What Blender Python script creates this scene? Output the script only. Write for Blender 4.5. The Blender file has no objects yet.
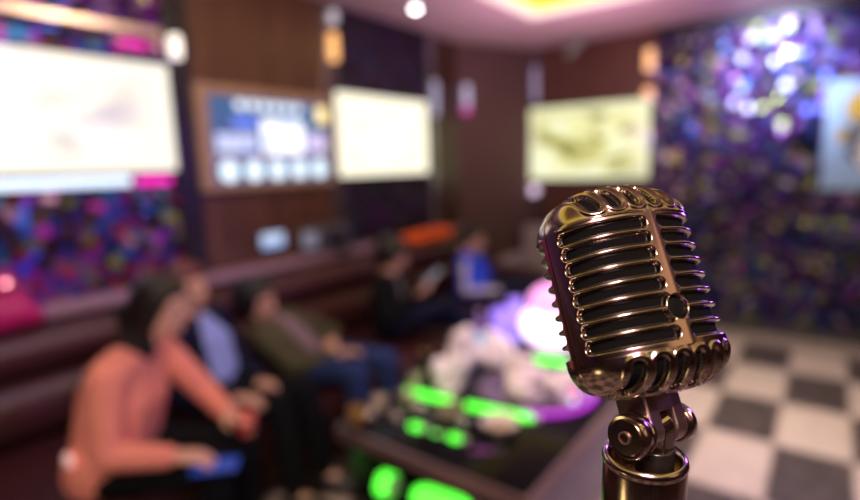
import bpy, bmesh, math, random
import numpy as np
from mathutils import Vector, Matrix, Euler
random.seed(7)
PI = math.pi
sc = bpy.context.scene
C = sc.collection
V = Vector

# ------------------------------------------------------------------ materials
def node_mat(name):
    m = bpy.data.materials.new(name); m.use_nodes = True
    nt = m.node_tree
    return m, nt, nt.nodes['Principled BSDF']

def mat(name, col, rough=0.5, metal=0.0, emit=None, strength=0.0, var=0.12, scale=12.0, bump=0.0, trans=0.0, coat=0.0, ior=1.45, alpha=1.0, spec=None):
    m, nt, b = node_mat(name)
    tc = nt.nodes.new('ShaderNodeTexCoord')
    nz = nt.nodes.new('ShaderNodeTexNoise'); nz.inputs['Scale'].default_value = scale; nz.inputs['Detail'].default_value = 3
    nt.links.new(tc.outputs['Object'], nz.inputs['Vector'])
    rp = nt.nodes.new('ShaderNodeValToRGB')
    c = Vector(col)
    rp.color_ramp.elements[0].position = 0.3; rp.color_ramp.elements[1].position = 0.7
    rp.color_ramp.elements[0].color = (*(c * (1 - var)), 1); rp.color_ramp.elements[1].color = (*(c * (1 + var)), 1)
    nt.links.new(nz.outputs['Fac'], rp.inputs['Fac']); nt.links.new(rp.outputs['Color'], b.inputs['Base Color'])
    b.inputs['Roughness'].default_value = rough; b.inputs['Metallic'].default_value = metal
    b.inputs['IOR'].default_value = ior
    if spec is not None: b.inputs['Specular IOR Level'].default_value = spec
    if trans: b.inputs['Transmission Weight'].default_value = trans
    if coat: b.inputs['Coat Weight'].default_value = coat
    if bump:
        bp = nt.nodes.new('ShaderNodeBump'); bp.inputs['Strength'].default_value = bump; bp.inputs['Distance'].default_value = 0.02
        nt.links.new(nz.outputs['Fac'], bp.inputs['Height']); nt.links.new(bp.outputs['Normal'], b.inputs['Normal'])
    if emit:
        b.inputs['Emission Color'].default_value = (*emit, 1); b.inputs['Emission Strength'].default_value = strength
    return m

def glow(name, col, s, base=None):
    return mat(name, base or tuple(min(1, x) * 0.5 for x in col), 0.4, 0, col, s, var=0.03)

def wood(name, c1, c2, rough=0.35):
    m, nt, b = node_mat(name)
    tc = nt.nodes.new('ShaderNodeTexCoord'); mp = nt.nodes.new('ShaderNodeMapping')
    mp.inputs['Scale'].default_value = (9, 9, 0.7)
    nz = nt.nodes.new('ShaderNodeTexNoise'); nz.inputs['Scale'].default_value = 3; nz.inputs['Detail'].default_value = 6; nz.inputs['Distortion'].default_value = 0.6
    rp = nt.nodes.new('ShaderNodeValToRGB')
    rp.color_ramp.elements[0].position = 0.3; rp.color_ramp.elements[1].position = 0.72
    rp.color_ramp.elements[0].color = (*c1, 1); rp.color_ramp.elements[1].color = (*c2, 1)
    nt.links.new(tc.outputs['Object'], mp.inputs['Vector']); nt.links.new(mp.outputs['Vector'], nz.inputs['Vector'])
    nt.links.new(nz.outputs['Fac'], rp.inputs['Fac']); nt.links.new(rp.outputs['Color'], b.inputs['Base Color'])
    b.inputs['Roughness'].default_value = rough
    return m

def mosaic(name, scale, palette, tilt=0.45, metal=0.75, rough=0.3, k=1.0):
    """iridescent chip cladding: every chip has its own colour and its own slight tilt"""
    m, nt, b = node_mat(name)
    tc = nt.nodes.new('ShaderNodeTexCoord')
    vo = nt.nodes.new('ShaderNodeTexVoronoi'); vo.inputs['Scale'].default_value = scale; vo.inputs['Randomness'].default_value = 0.9
    nt.links.new(tc.outputs['Object'], vo.inputs['Vector'])
    sp = nt.nodes.new('ShaderNodeSeparateColor'); nt.links.new(vo.outputs['Color'], sp.inputs['Color'])
    rp = nt.nodes.new('ShaderNodeValToRGB'); rp.color_ramp.interpolation = 'CONSTANT'
    while len(rp.color_ramp.elements) < len(palette): rp.color_ramp.elements.new(0.5)
    acc = 0
    tot = sum(p[0] for p in palette)
    for e, (w, c) in zip(rp.color_ramp.elements, palette):
        e.position = acc / tot; acc += w; e.color = (*(x * k for x in c), 1)
    nt.links.new(sp.outputs['Red'], rp.inputs['Fac']); nt.links.new(rp.outputs['Color'], b.inputs['Base Color'])
    geo = nt.nodes.new('ShaderNodeNewGeometry')
    vs = nt.nodes.new('ShaderNodeVectorMath'); vs.operation = 'SUBTRACT'; vs.inputs[1].default_value = (0.5, 0.5, 0.5)
    vm = nt.nodes.new('ShaderNodeVectorMath'); vm.operation = 'SCALE'; vm.inputs['Scale'].default_value = tilt * 2
    va = nt.nodes.new('ShaderNodeVectorMath'); va.operation = 'ADD'
    vn = nt.nodes.new('ShaderNodeVectorMath'); vn.operation = 'NORMALIZE'
    nt.links.new(vo.outputs['Color'], vs.inputs[0]); nt.links.new(vs.outputs[0], vm.inputs[0])
    nt.links.new(vm.outputs[0], va.inputs[0]); nt.links.new(geo.outputs['Normal'], va.inputs[1])
    nt.links.new(va.outputs[0], vn.inputs[0]); nt.links.new(vn.outputs[0], b.inputs['Normal'])
    b.inputs['Metallic'].default_value = metal; b.inputs['Roughness'].default_value = rough
    return m

def tile_floor_mat():
    m, nt, b = node_mat('checker_floor_tiles')
    tc = nt.nodes.new('ShaderNodeTexCoord'); mp = nt.nodes.new('ShaderNodeMapping')
    TX, TY = 0.335, 0.60
    mp.inputs['Location'].default_value = (0.140 / TX + 21, -3.19 / TY + 20.0, 0.5); mp.inputs['Scale'].default_value = (1 / TX, 1 / TY, 0)
    nt.links.new(tc.outputs['Object'], mp.inputs['Vector'])
    ch = nt.nodes.new('ShaderNodeTexChecker'); ch.inputs['Scale'].default_value = 1.0
    nt.links.new(mp.outputs['Vector'], ch.inputs['Vector'])
    nz = nt.nodes.new('ShaderNodeTexNoise'); nz.inputs['Scale'].default_value = 9; nz.inputs['Detail'].default_value = 5
    nt.links.new(tc.outputs['Object'], nz.inputs['Vector'])
    def ramp(a, c):
        r = nt.nodes.new('ShaderNodeValToRGB'); r.color_ramp.elements[0].position = .3; r.color_ramp.elements[1].position = .72
        r.color_ramp.elements[0].color = (*a, 1); r.color_ramp.elements[1].color = (*c, 1)
        nt.links.new(nz.outputs['Fac'], r.inputs['Fac']); return r
    dark = ramp((.045, .036, .033), (.105, .082, .075)); light = ramp((.48, .39, .35), (.58, .48, .43))
    mx = nt.nodes.new('ShaderNodeMix'); mx.data_type = 'RGBA'
    nt.links.new(ch.outputs['Fac'], mx.inputs[0]); nt.links.new(dark.outputs[0], mx.inputs[6]); nt.links.new(light.outputs[0], mx.inputs[7])
    # grout lines
    sx = nt.nodes.new('ShaderNodeSeparateXYZ'); nt.links.new(mp.outputs['Vector'], sx.inputs[0])
    def grout(out, w):
        f = nt.nodes.new('ShaderNodeMath'); f.operation = 'FRACT'; nt.links.new(out, f.inputs[0])
        s = nt.nodes.new('ShaderNodeMath'); s.operation = 'SUBTRACT'; s.inputs[1].default_value = .5; nt.links.new(f.outputs[0], s.inputs[0])
        a = nt.nodes.new('ShaderNodeMath'); a.operation = 'ABSOLUTE'; nt.links.new(s.outputs[0], a.inputs[0])
        g = nt.nodes.new('ShaderNodeMath'); g.operation = 'GREATER_THAN'; g.inputs[1].default_value = .5 - w; nt.links.new(a.outputs[0], g.inputs[0])
        return g
    g1, g2 = grout(sx.outputs[0], .02), grout(sx.outputs[1], .012)
    mxx = nt.nodes.new('ShaderNodeMath'); mxx.operation = 'MAXIMUM'; nt.links.new(g1.outputs[0], mxx.inputs[0]); nt.links.new(g2.outputs[0], mxx.inputs[1])
    m2 = nt.nodes.new('ShaderNodeMix'); m2.data_type = 'RGBA'; m2.inputs[7].default_value = (.33, .26, .23, 1)
    nt.links.new(mxx.outputs[0], m2.inputs[0]); nt.links.new(mx.outputs[2], m2.inputs[6])
    nt.links.new(m2.outputs[2], b.inputs['Base Color'])
    b.inputs['Roughness'].default_value = 0.32
    return m

def picture_mat(name, stops, scale, strength, edge=None, stretch=(1, 1, 1), seed=0.0):
    """lit screen showing a soft picture"""
    m, nt, b = node_mat(name)
    tc = nt.nodes.new('ShaderNodeTexCoord'); mp = nt.nodes.new('ShaderNodeMapping'); mp.inputs['Scale'].default_value = stretch
    mp.inputs['Location'].default_value = (seed, seed * 1.7, seed * .3)
    nt.links.new(tc.outputs['Object'], mp.inputs['Vector'])
    nz = nt.nodes.new('ShaderNodeTexNoise'); nz.inputs['Scale'].default_value = scale; nz.inputs['Detail'].default_value = 2.5; nz.inputs['Distortion'].default_value = 1.0
    nt.links.new(mp.outputs['Vector'], nz.inputs['Vector'])
    rp = nt.nodes.new('ShaderNodeValToRGB')
    while len(rp.color_ramp.elements) < len(stops): rp.color_ramp.elements.new(.5)
    for e, (p, c) in zip(rp.color_ramp.elements, stops): e.position = p; e.color = (*c, 1)
    nt.links.new(nz.outputs['Fac'], rp.inputs['Fac'])
    out = rp.outputs['Color']
    if edge:   # paler towards the borders of the picture
        g = nt.nodes.new('ShaderNodeSeparateXYZ'); nt.links.new(tc.outputs['Generated'], g.inputs[0])
        def band(o):
            s = nt.nodes.new('ShaderNodeMath'); s.operation = 'SUBTRACT'; s.inputs[1].default_value = .5; nt.links.new(o, s.inputs[0])
            a = nt.nodes.new('ShaderNodeMath'); a.operation = 'ABSOLUTE'; nt.links.new(s.outputs[0], a.inputs[0]); return a
        ax, az = band(g.outputs[edge[0]]), band(g.outputs[2])
        mm = nt.nodes.new('ShaderNodeMath'); mm.operation = 'MAXIMUM'; nt.links.new(ax.outputs[0], mm.inputs[0]); nt.links.new(az.outputs[0], mm.inputs[1])
        mr = nt.nodes.new('ShaderNodeMapRange'); mr.interpolation_type = 'SMOOTHSTEP'
        mr.inputs[1].default_value = edge[1]; mr.inputs[2].default_value = edge[2]; nt.links.new(mm.outputs[0], mr.inputs[0])
        mx = nt.nodes.new('ShaderNodeMix'); mx.data_type = 'RGBA'; mx.inputs[7].default_value = (*edge[3], 1)
        nt.links.new(mr.outputs[0], mx.inputs[0]); nt.links.new(out, mx.inputs[6]); out = mx.outputs[2]
    b.inputs['Base Color'].default_value = (.02, .02, .02, 1); b.inputs['Roughness'].default_value = .3
    nt.links.new(out, b.inputs['Emission Color']); b.inputs['Emission Strength'].default_value = strength
    return m

# ------------------------------------------------------------------ mesh helpers
def obj(name, bm, m, parent=None, smooth=True, bevel=0.0, sub=0):
    if isinstance(bm, bmesh.types.BMesh):
        bmesh.ops.recalc_face_normals(bm, faces=bm.faces[:])
        me = bpy.data.meshes.new(name); bm.to_mesh(me); bm.free(); crisp = True
    else: me = bm; crisp = False
    if smooth:
        for p in me.polygons: p.use_smooth = True
        if crisp: me.set_sharp_from_angle(angle=math.radians(48))
    me.materials.append(m)
    o = bpy.data.objects.new(name, me); C.objects.link(o); o.parent = parent
    if bevel:
        md = o.modifiers.new('bevel', 'BEVEL'); md.width = bevel; md.segments = 3; md.limit_method = 'ANGLE'; md.angle_limit = .6
        w = o.modifiers.new('wn', 'WEIGHTED_NORMAL'); w.keep_sharp = True
    if sub:
        md = o.modifiers.new('sub', 'SUBSURF'); md.levels = md.render_levels = sub
    return o

def thing(name, label, cat, loc=(0, 0, 0), rot=(0, 0, 0), group=None):
    o = bpy.data.objects.new(name, None); C.objects.link(o)
    o.location = loc; o.rotation_euler = rot; o.empty_display_size = .05
    o['label'] = label; o['category'] = cat
    if group: o['group'] = group
    return o

def tag(o, label, cat, group=None):
    o['label'] = label; o['category'] = cat
    if group: o['group'] = group
    return o

def struct(name, bm, m, parent=None, **k):
    o = obj(name, bm, m, parent, **k)
    if parent is None: o['kind'] = 'structure'
    return o

def dup(root, loc, rotz, label, scale=None):
    r = root.copy(); C.objects.link(r); r.location = loc; r.rotation_euler = (root.rotation_euler[0], root.rotation_euler[1], rotz)
    if scale: r.scale = scale
    r['label'] = label
    for ch in list(root.children):
        c = ch.copy(); C.objects.link(c); c.parent = r
        for g in list(ch.children):
            d = g.copy(); C.objects.link(d); d.parent = c
    return r

def box(bm, lo, hi):
    v = [bm.verts.new((x, y, z)) for x in (lo[0], hi[0]) for y in (lo[1], hi[1]) for z in (lo[2], hi[2])]
    for f in ((0, 1, 3, 2), (4, 6, 7, 5), (0, 4, 5, 1), (2, 3, 7, 6), (0, 2, 6, 4), (1, 5, 7, 3)):
        bm.faces.new([v[i] for i in f])
    return bm

def B(lo, hi): return box(bmesh.new(), lo, hi)

def prism(bm, pts, z0, z1):
    a = [bm.verts.new((p[0], p[1], z0)) for p in pts]; b = [bm.verts.new((p[0], p[1], z1)) for p in pts]
    n = len(pts); bm.faces.new(a[::-1]); bm.faces.new(b)
    for i in range(n): bm.faces.new((a[i], a[(i + 1) % n], b[(i + 1) % n], b[i]))
    return bm

def lathe(bm, prof, n=40, M=None):
    M = M or Matrix.Identity(4); rings = []
    for r, z in prof:
        if r < 1e-6: rings.append([bm.verts.new(M @ V((0, 0, z)))])
        else: rings.append([bm.verts.new(M @ V((r * math.cos(2 * PI * i / n), r * math.sin(2 * PI * i / n), z))) for i in range(n)])
    for a, b in zip(rings, rings[1:]):
        for i in range(n):
            j = (i + 1) % n
            if len(a) == 1 and len(b) == 1: break
            if len(a) == 1: bm.faces.new((a[0], b[i], b[j]))
            elif len(b) == 1: bm.faces.new((a[i], a[j], b[0]))
            else: bm.faces.new((a[i], a[j], b[j], b[i]))
    return bm

def L(prof, n=40, M=None): return lathe(bmesh.new(), prof, n, M)

def tube(bm, pts, r, n=14, flat=1.0):
    pts = [V(p) for p in pts]; rings = []
    for i, p in enumerate(pts):
        t = (pts[min(i + 1, len(pts) - 1)] - pts[max(i - 1, 0)]).normalized()
        a = t.cross(V((0, 0, 1)) if abs(t.z) < .9 else V((1, 0, 0))).normalized(); b = t.cross(a)
        rr = r[i] if isinstance(r, (list, tuple)) else r
        rings.append([bm.verts.new(p + a * rr * math.cos(2 * PI * k / n) + b * rr * flat * math.sin(2 * PI * k / n)) for k in range(n)])
    for A, Bq in zip(rings, rings[1:]):
        for k in range(n): bm.faces.new((A[k], A[(k + 1) % n], Bq[(k + 1) % n], Bq[k]))
    bm.faces.new(rings[0][::-1]); bm.faces.new(rings[-1])
    return bm

def axis_matrix(p, d):
    """matrix taking +z to direction d at point p"""
    return Matrix.Translation(p) @ V(d).to_track_quat('Z', 'Y').to_matrix().to_4x4()

def rbox(lo, hi, r=0.02, seg=3):
    bm = B(lo, hi)
    bmesh.ops.bevel(bm, geom=bm.edges[:], offset=r, segments=seg, affect='EDGES', profile=.5)
    return bm

def ico(bm, c, r, M=None, sub=2):
    vs = bmesh.ops.create_icosphere(bm, subdivisions=sub, radius=1)['verts']
    s = V(r) if not isinstance(r, (int, float)) else V((r, r, r))
    for v in vs:
        q = V((v.co.x * s.x, v.co.y * s.y, v.co.z * s.z))
        v.co = (M @ q if M else q) + V(c)
    return vs

def hull(bm, balls):
    """convex hull of balls (centre, radius) added to bm"""
    t = bmesh.new()
    for c, r in balls: ico(t, c, r, sub=2)
    res = bmesh.ops.convex_hull(t, input=t.verts[:])
    junk = [g for g in res['geom_interior'] + res['geom_unused'] if isinstance(g, bmesh.types.BMVert)]
    bmesh.ops.delete(t, geom=list(set(junk)), context='VERTS')
    bmesh.ops.recalc_face_normals(t, faces=t.faces[:])
    me = bpy.data.meshes.new('t'); t.to_mesh(me); t.free(); bm.from_mesh(me); bpy.data.meshes.remove(me)

def remesh(bm, voxel, smooth=4):
    me = bpy.data.meshes.new('r'); bm.to_mesh(me); bm.free()
    o = bpy.data.objects.new('r', me); C.objects.link(o)
    r = o.modifiers.new('r', 'REMESH'); r.mode = 'VOXEL'; r.voxel_size = voxel
    if smooth:
        s = o.modifiers.new('s', 'SMOOTH'); s.factor = .5; s.iterations = smooth
    dg = bpy.context.evaluated_depsgraph_get()
    out = bpy.data.meshes.new_from_object(o.evaluated_get(dg)); out.materials.clear()
    bpy.data.objects.remove(o); bpy.data.meshes.remove(me)
    return out

# ------------------------------------------------------------------ the room
H, LX, FY, RX, BY = 2.7, -2.985, 5.306, 2.6, -2.6
M_wood = wood('warm_walnut_panel', (.062, .026, .015), (.130, .057, .032))
M_wood_dark = wood('dark_walnut_panel', (.034, .014, .010), (.065, .027, .020))
M_wood_far = wood('reddish_walnut_panel', (.068, .025, .019), (.120, .046, .034))
M_strip = mat('brushed_steel_strip', (.45, .42, .48), .25, .9)
M_blackstrip = mat('black_trim', (.012, .010, .014), .35)
PAL_R = [(3, (.05, .015, .14)), (3, (.16, .03, .42)), (3, (.03, .04, .55)), (2, (.36, .06, .55)), (1.8, (.55, .62, .10)), (1.6, (.75, .70, .85)), (1.2, (.08, .06, .03)), (1, (.45, .06, .30)), (2.0, (.06, .25, .70)), (2, (.02, .01, .04))]
PAL_L = [(3, (.05, .012, .12)), (3, (.22, .02, .42)), (3, (.02, .10, .70)), (2, (.50, .04, .45)), (1.2, (.30, .36, .05)), (1.2, (.45, .25, .40)), (2, (.08, .05, .03)), (1, (.45, .05, .08)), (1, (.03, .25, .50)), (2, (.02, .01, .03))]
M_mosR = mosaic('iridescent_chip_cladding_far', 19, PAL_R, .25, .6, .32, .22)
M_mosL = mosaic('iridescent_chip_cladding_left', 20, PAL_L, .35, .5, .35, .6)
M_mosD = mosaic('unlit_chip_cladding', 20, [(4, (.02, .01, .035)), (2, (.05, .012, .08)), (1, (.02, .03, .10)), (2, (.015, .01, .01))], .3, .5, .4)  # unlit panel: its darkness is put into the palette
M_ceil = mat('plaster_in_mauve_light', (.62, .44, .52), .8, var=.05)  # pink and purple light on the ceiling is put into its colour
M_floor = tile_floor_mat()
M_black = mat('black_gloss', (.010, .010, .011), .15)

struct('floor', B((LX - .3, BY, -.1), (RX, FY + .1, 0)), M_floor, smooth=False)
struct('wall_left', B((LX - .12, BY, 0), (LX, 4.45, H)), M_wood_dark, smooth=False)
bm = prism(bmesh.new(), [(LX - .12, 4.45), (LX, 4.45), (-2.56, FY), (-2.56, FY + .1), (LX - .12, FY + .1)], 0, H)
struct('wall_corner', bm, mat('corner_fabric_panel', (.10, .055, .056), .6, bump=.15, scale=40), smooth=False)
struct('wall_far', B((-2.56, FY, 0), (RX, FY + .1, H)), M_wood_far, smooth=False)
struct('wall_right', B((RX, BY, 0), (RX + .1, FY + .1, H)), M_wood, smooth=False)
struct('wall_back', B((LX - .12, BY - .1, 0), (RX + .1, BY, H)), M_wood_dark, smooth=False)
# ceiling with a recessed cove tray
TX0, TX1, TY0, TY1 = -2.08, 1.35, -1.3, 4.24
bm = bmesh.new()
for lo, hi in (((LX - .12, BY - .1, H), (TX0, FY + .1, H + .3)), ((TX1, BY - .1, H), (RX + .1, FY + .1, H + .3)), ((TX0, TY1, H), (TX1, FY + .1, H + .3)), ((TX0, BY - .1, H), (TX1, TY0, H + .3))): box(bm, lo, hi)
struct('ceiling', bm, M_ceil, smooth=False)
M_covewhite = glow('cove_white_rim', (1.0, .90, .80), .9, (.5, .45, .4))
M_coveyellow = glow('cove_yellow_lining', (1.0, .80, .06), 1.0, (.2, .15, .01))
def ring(o0, o1, w, z0, z1):
    bm = bmesh.new(); (x0, y0), (x1, y1) = o0, o1
    for lo, hi in (((x0, y0), (x1, y0 + w)), ((x0, y1 - w), (x1, y1)), ((x0, y0 + w), (x0 + w, y1 - w)), ((x1 - w, y0 + w), (x1, y1 - w))): box(bm, (*lo, z0), (*hi, z1))
    return bm
struct('trim_1', ring((TX0, TY0), (TX1, TY1), .10, H + .015, H + .06), M_covewhite, smooth=False)
struct('trim_2', ring((TX0 + .10, TY0 + .10), (TX1 - .10, TY1 - .10), .36, H + .035, H + .075), M_coveyellow, smooth=False)
struct('trim_3', B((TX0, TY0, H + .2), (TX1, TY1, H + .26)), mat('tray_plaster', (.45, .33, .22), .8, var=.04), smooth=False)

# left wall cladding
struct('trim_4', B((LX, BY, .0), (LX + .02, 1.54, H)), M_mosL, smooth=False)
struct('trim_5', B((LX, 1.54, 0), (LX + .05, 1.68, H)), M_blackstrip, smooth=False, bevel=.006)
struct('trim_6', B((LX, 1.68, 0), (LX + .03, 2.68, H)), M_wood, smooth=False)
struct('trim_7', B((LX, 2.68, 0), (LX + .05, 2.82, H)), mat('mirror_pilaster', (.16, .11, .12), .22, .6), smooth=False, bevel=.006)
struct('trim_8', B((LX, 2.82, 0), (LX + .02, 3.92, H)), M_mosD, smooth=False)
struct('trim_9', B((LX, 3.92, 0), (LX + .05, 4.02, H)), mat('steel_pilaster', (.30, .28, .36), .25, .85), smooth=False, bevel=.006)
# rails framing the mosaic beside the big screen
struct('trim_10', B((LX + .02, BY + .1, 2.25), (LX + .06, 1.53, 2.30)), mat('champagne_rail', (.55, .45, .38), .3, .7), smooth=False, bevel=.008)
# far wall cladding: mosaic field, dark header band, corner posts
struct('trim_11', B((-1.36, FY - .03, 0), (RX, FY, 2.60)), M_mosR, smooth=False)
struct('trim_12', B((-1.36, FY - .05, 2.60), (RX, FY, 2.70)), M_blackstrip, smooth=False)
struct('trim_13', B((-2.56, FY - .05, 0), (-2.50, FY, H)), mat('steel_corner_post', (.28, .26, .34), .25, .85), smooth=False)
struct('trim_14', B((-1.43, FY - .05, 0), (-1.36, FY, H)), mat('bronze_post', (.16, .08, .05), .3, .6), smooth=False)
struct('baseboard_far', B((-2.5, FY - .06, 0), (RX, FY - .03, .10)), mat('dark_skirting', (.05, .045, .05), .3), smooth=False)
struct('trim_15', B((LX - .05, 4.94, 0), (RX, FY - .06, .004)), mat('pale_border_tile', (.36, .30, .27), .3), smooth=False)

# ------------------------------------------------------------------ screens
M_tvframe = mat('tv_black_plastic', (.012, .012, .014), .3)
M_tv1 = picture_mat('big_screen_picture', [(.30, (.55, .40, .58)), (.42, (.72, .66, .60)), (.52, (.95, .88, .80)), (.66, (1, .96, .88))], 1.9, 1.2, edge=(1, .20, .46, (1.0, .93, .80)), stretch=(1, .7, 1.6), seed=1.3)
def wall_tv(name, label, y0, y1, z0, z1, pm):
    t = thing(name, label, 'television', (LX + .02, (y0 + y1) / 2, z0))
    w, h = (y1 - y0) / 2, z1 - z0
    obj('casing', rbox((0, -w, 0), (.05, w, h), .012), M_tvframe, t)
    obj('screen', rbox((.045, -w + .014, .014), (.056, w - .014, h - .014), .005, 2), pm, t)
    obj('wall_bracket', B((.0005, -.15, h * .3), (.008, .15, h * .7)), M_strip, t, smooth=False)
    return t
t = wall_tv('television', 'large glowing white television on the mosaic wall at far left', .42, 1.545, 1.535, 2.12, M_tv1)
obj('light_bar', rbox((.0, -.55, -.058), (.05, .30, -.008), .010), glow('pale_blue_light_bar', (.70, .86, 1.0), 1.3), t)
obj('indicator_light', rbox((.0, .34, -.06), (.04, .52, -.015), .01), glow('magenta_light', (1.0, .03, .55), 1.0), t)
obj('indicator_light', rbox((.0, .32, .645), (.04, .46, .685), .01), glow('magenta_light_dim', (1.0, .04, .55), .7), t)
wall_tv('television', 'smaller glowing cream television right of the touch screen on the left wall', 2.74, 3.86, 1.455, 2.10,
        picture_mat('cream_screen_picture', [(.30, (.62, .56, .44)), (.5, (.88, .82, .68)), (.7, (1, .95, .84))], 2.6, 1.35, edge=(1, .16, .46, (1.0, .93, .72)), stretch=(1, 1, 1.6), seed=4.2))
t = thing('television', 'television with a green and cream landscape picture on the far wall', 'television', (-2.0, FY, 1.34))
obj('casing', rbox((-.65, -.06, 0), (.64, -.003, .76), .012), M_tvframe, t)
obj('screen', rbox((-.635, -.066, .015), (.625, -.055, .745), .005, 2),
    picture_mat('landscape_picture', [(.34, (.14, .12, .03)), (.43, (.50, .46, .12)), (.52, (.90, .88, .42)), (.66, (.95, .98, .72))], 2.2, 1.05, edge=(0, .30, .52, (.95, .93, .60)), stretch=(.8, 1, 2.2), seed=7.7), t)
obj('wall_bracket', B((-.15, -.02, .2), (.15, -.003, .5)), M_strip, t, smooth=False)

# touch screen song selector
t = thing('touch_screen', 'song-selection touch screen in a tan frame with a row of round icons', 'screen', (LX + .03, 2.185, 1.42))
M_tan = mat('tan_frame', (.36, .24, .16), .4)
bm = bmesh.new()
for lo, hi in (((0, -.52, 0), (.06, -.44, .62)), ((0, .48, 0), (.06, .52, .62)), ((0, -.44, 0), (.06, .48, .045)), ((0, -.44, .56), (.06, .48, .62))): box(bm, lo, hi)
obj('frame', bm, M_tan, t, smooth=False, bevel=.006)
scr = obj('screen', B((.005, -.44, .045), (.035, .48, .56)), picture_mat('blue_menu', [(.35, (.06, .22, .62)), (.5, (.10, .33, .75)), (.65, (.16, .26, .70))], 3, .42, seed=2), t, smooth=False)
M_icon = glow('icon_white', (.72, .90, 1.0), 1.3)
for i in range(5):
    y = -.33 + i * .178
    bm = L([(0, 0), (.062, 0), (.062, .006), (0, .006)], 28, Matrix.Translation((.034, y, .115)) @ Matrix.Rotation(PI / 2, 4, 'Y'))
    obj('icon', bm, M_icon, scr)
obj('menu_bar', B((.03, -.44, .185), (.037, .48, .20)), glow('pink_line', (.75, .50, .72), .7), scr, smooth=False)
M_head = glow('header_letters', (.75, .85, 1.0), 1.2)
for i in range(6):
    obj('header_letter', rbox((.034, -.25 + i * .088, .49), (.04, -.25 + i * .088 + .065, .54), .002, 1), M_head, scr)
obj('picture_panel', rbox((.034, -.08, .22), (.039, .26, .44), .002, 1), picture_mat('panel_white', [(.35, (.55, .65, 1)), (.6, (1, 1, 1))], 5, 1.5, seed=3), scr)
obj('picture_panel', rbox((.034, -.40, .23), (.039, -.12, .34), .002, 1), picture_mat('panel_lilac', [(.35, (.30, .40, .95)), (.6, (.85, .85, 1))], 5, 1.1, seed=5), scr)
obj('picture_panel', rbox((.034, .28, .23), (.039, .46, .36), .002, 1), picture_mat('panel_violet', [(.35, (.45, .35, .95)), (.6, (.90, .75, 1))], 5, 1.0, seed=6), scr)
obj('picture_panel', rbox((.034, -.28, .38), (.039, -.10, .44), .002, 1), glow('panel_blue', (.15, .25, 1.0), .9), scr)
obj('badge', rbox((.034, .38, .43), (.041, .48, .54), .002, 1), glow('badge_yellow', (1.0, .85, .40), 1.2), scr)

t = thing('control_panel', 'small lit pale blue control panel on the wood wall under the touch screen', 'control panel', (LX + .03, 2.135, 1.015))
obj('housing', rbox((0, -.098, 0), (.025, .098, .118), .008), M_tvframe, t)
sc_ = obj('display', B((.02, -.088, .012), (.028, .088, .106)), glow('pale_blue_display', (.32, .55, 1.0), .75), t, smooth=False)
for i in range(4): obj('digit', B((.026, -.08 + i * .042, .05), (.03, -.055 + i * .042, .10)), glow('display_digit', (.8, .9, 1), .8), sc_, smooth=False)

# ------------------------------------------------------------------ wall sconces and ceiling lights
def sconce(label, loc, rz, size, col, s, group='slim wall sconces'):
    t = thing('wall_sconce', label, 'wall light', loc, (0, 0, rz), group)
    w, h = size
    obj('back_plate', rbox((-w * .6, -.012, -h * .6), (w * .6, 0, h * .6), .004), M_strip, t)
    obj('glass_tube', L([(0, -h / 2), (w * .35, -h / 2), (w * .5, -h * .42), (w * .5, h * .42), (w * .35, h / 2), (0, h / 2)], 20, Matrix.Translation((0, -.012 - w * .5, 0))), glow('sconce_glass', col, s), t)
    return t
RL = PI / 2     # facing +x
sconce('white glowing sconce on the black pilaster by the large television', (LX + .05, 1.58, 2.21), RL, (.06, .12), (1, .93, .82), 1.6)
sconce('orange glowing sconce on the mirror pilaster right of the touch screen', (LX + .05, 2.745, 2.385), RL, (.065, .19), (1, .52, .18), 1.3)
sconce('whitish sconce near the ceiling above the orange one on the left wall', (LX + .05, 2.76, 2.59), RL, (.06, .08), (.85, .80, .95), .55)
sconce('glowing tube for a pale blue reflection on the steel pilaster right of the cream television', (LX + .05, 3.965, 2.13), RL, (.05, .30), (.62, .66, 1), .42)  # tube glows in place of light mirrored by the pilaster strip
DA = math.atan2(.425, .856)  # corner panel direction
def corner(s, z): return (LX + .425 * s + .0, 4.45 + .856 * s, z)
sconce('glowing tube for a pale blue reflection over a magenta one on the corner panel', corner(.09, 2.20), RL - DA, (.06, .20), (.70, .68, 1), .6)  # mirrored strip's pale blue reflection built as a glowing tube
sconce('small glowing tube for a magenta reflection low on the corner panel', corner(.085, 2.06), RL - DA, (.06, .06), (1, .10, .65), .7)  # magenta end of the same mirrored strip, also built glowing
sconce('tall glowing tube for a bluish reflection on the steel post beside the landscape television', (-2.53, FY - .05, 2.33), 0, (.05, .34), (.60, .56, .9), .32)  # reflection in the steel post put in as a glowing tube
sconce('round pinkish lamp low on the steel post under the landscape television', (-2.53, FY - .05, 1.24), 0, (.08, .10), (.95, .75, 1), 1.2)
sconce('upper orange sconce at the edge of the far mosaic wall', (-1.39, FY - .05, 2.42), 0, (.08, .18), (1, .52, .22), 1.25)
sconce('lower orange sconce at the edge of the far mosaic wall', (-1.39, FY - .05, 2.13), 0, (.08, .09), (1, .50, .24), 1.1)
sconce('pale sconce at the right edge of the landscape television', (-1.39, FY - .05, 1.70), 0, (.06, .14), (.95, .92, .95), .6)

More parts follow.
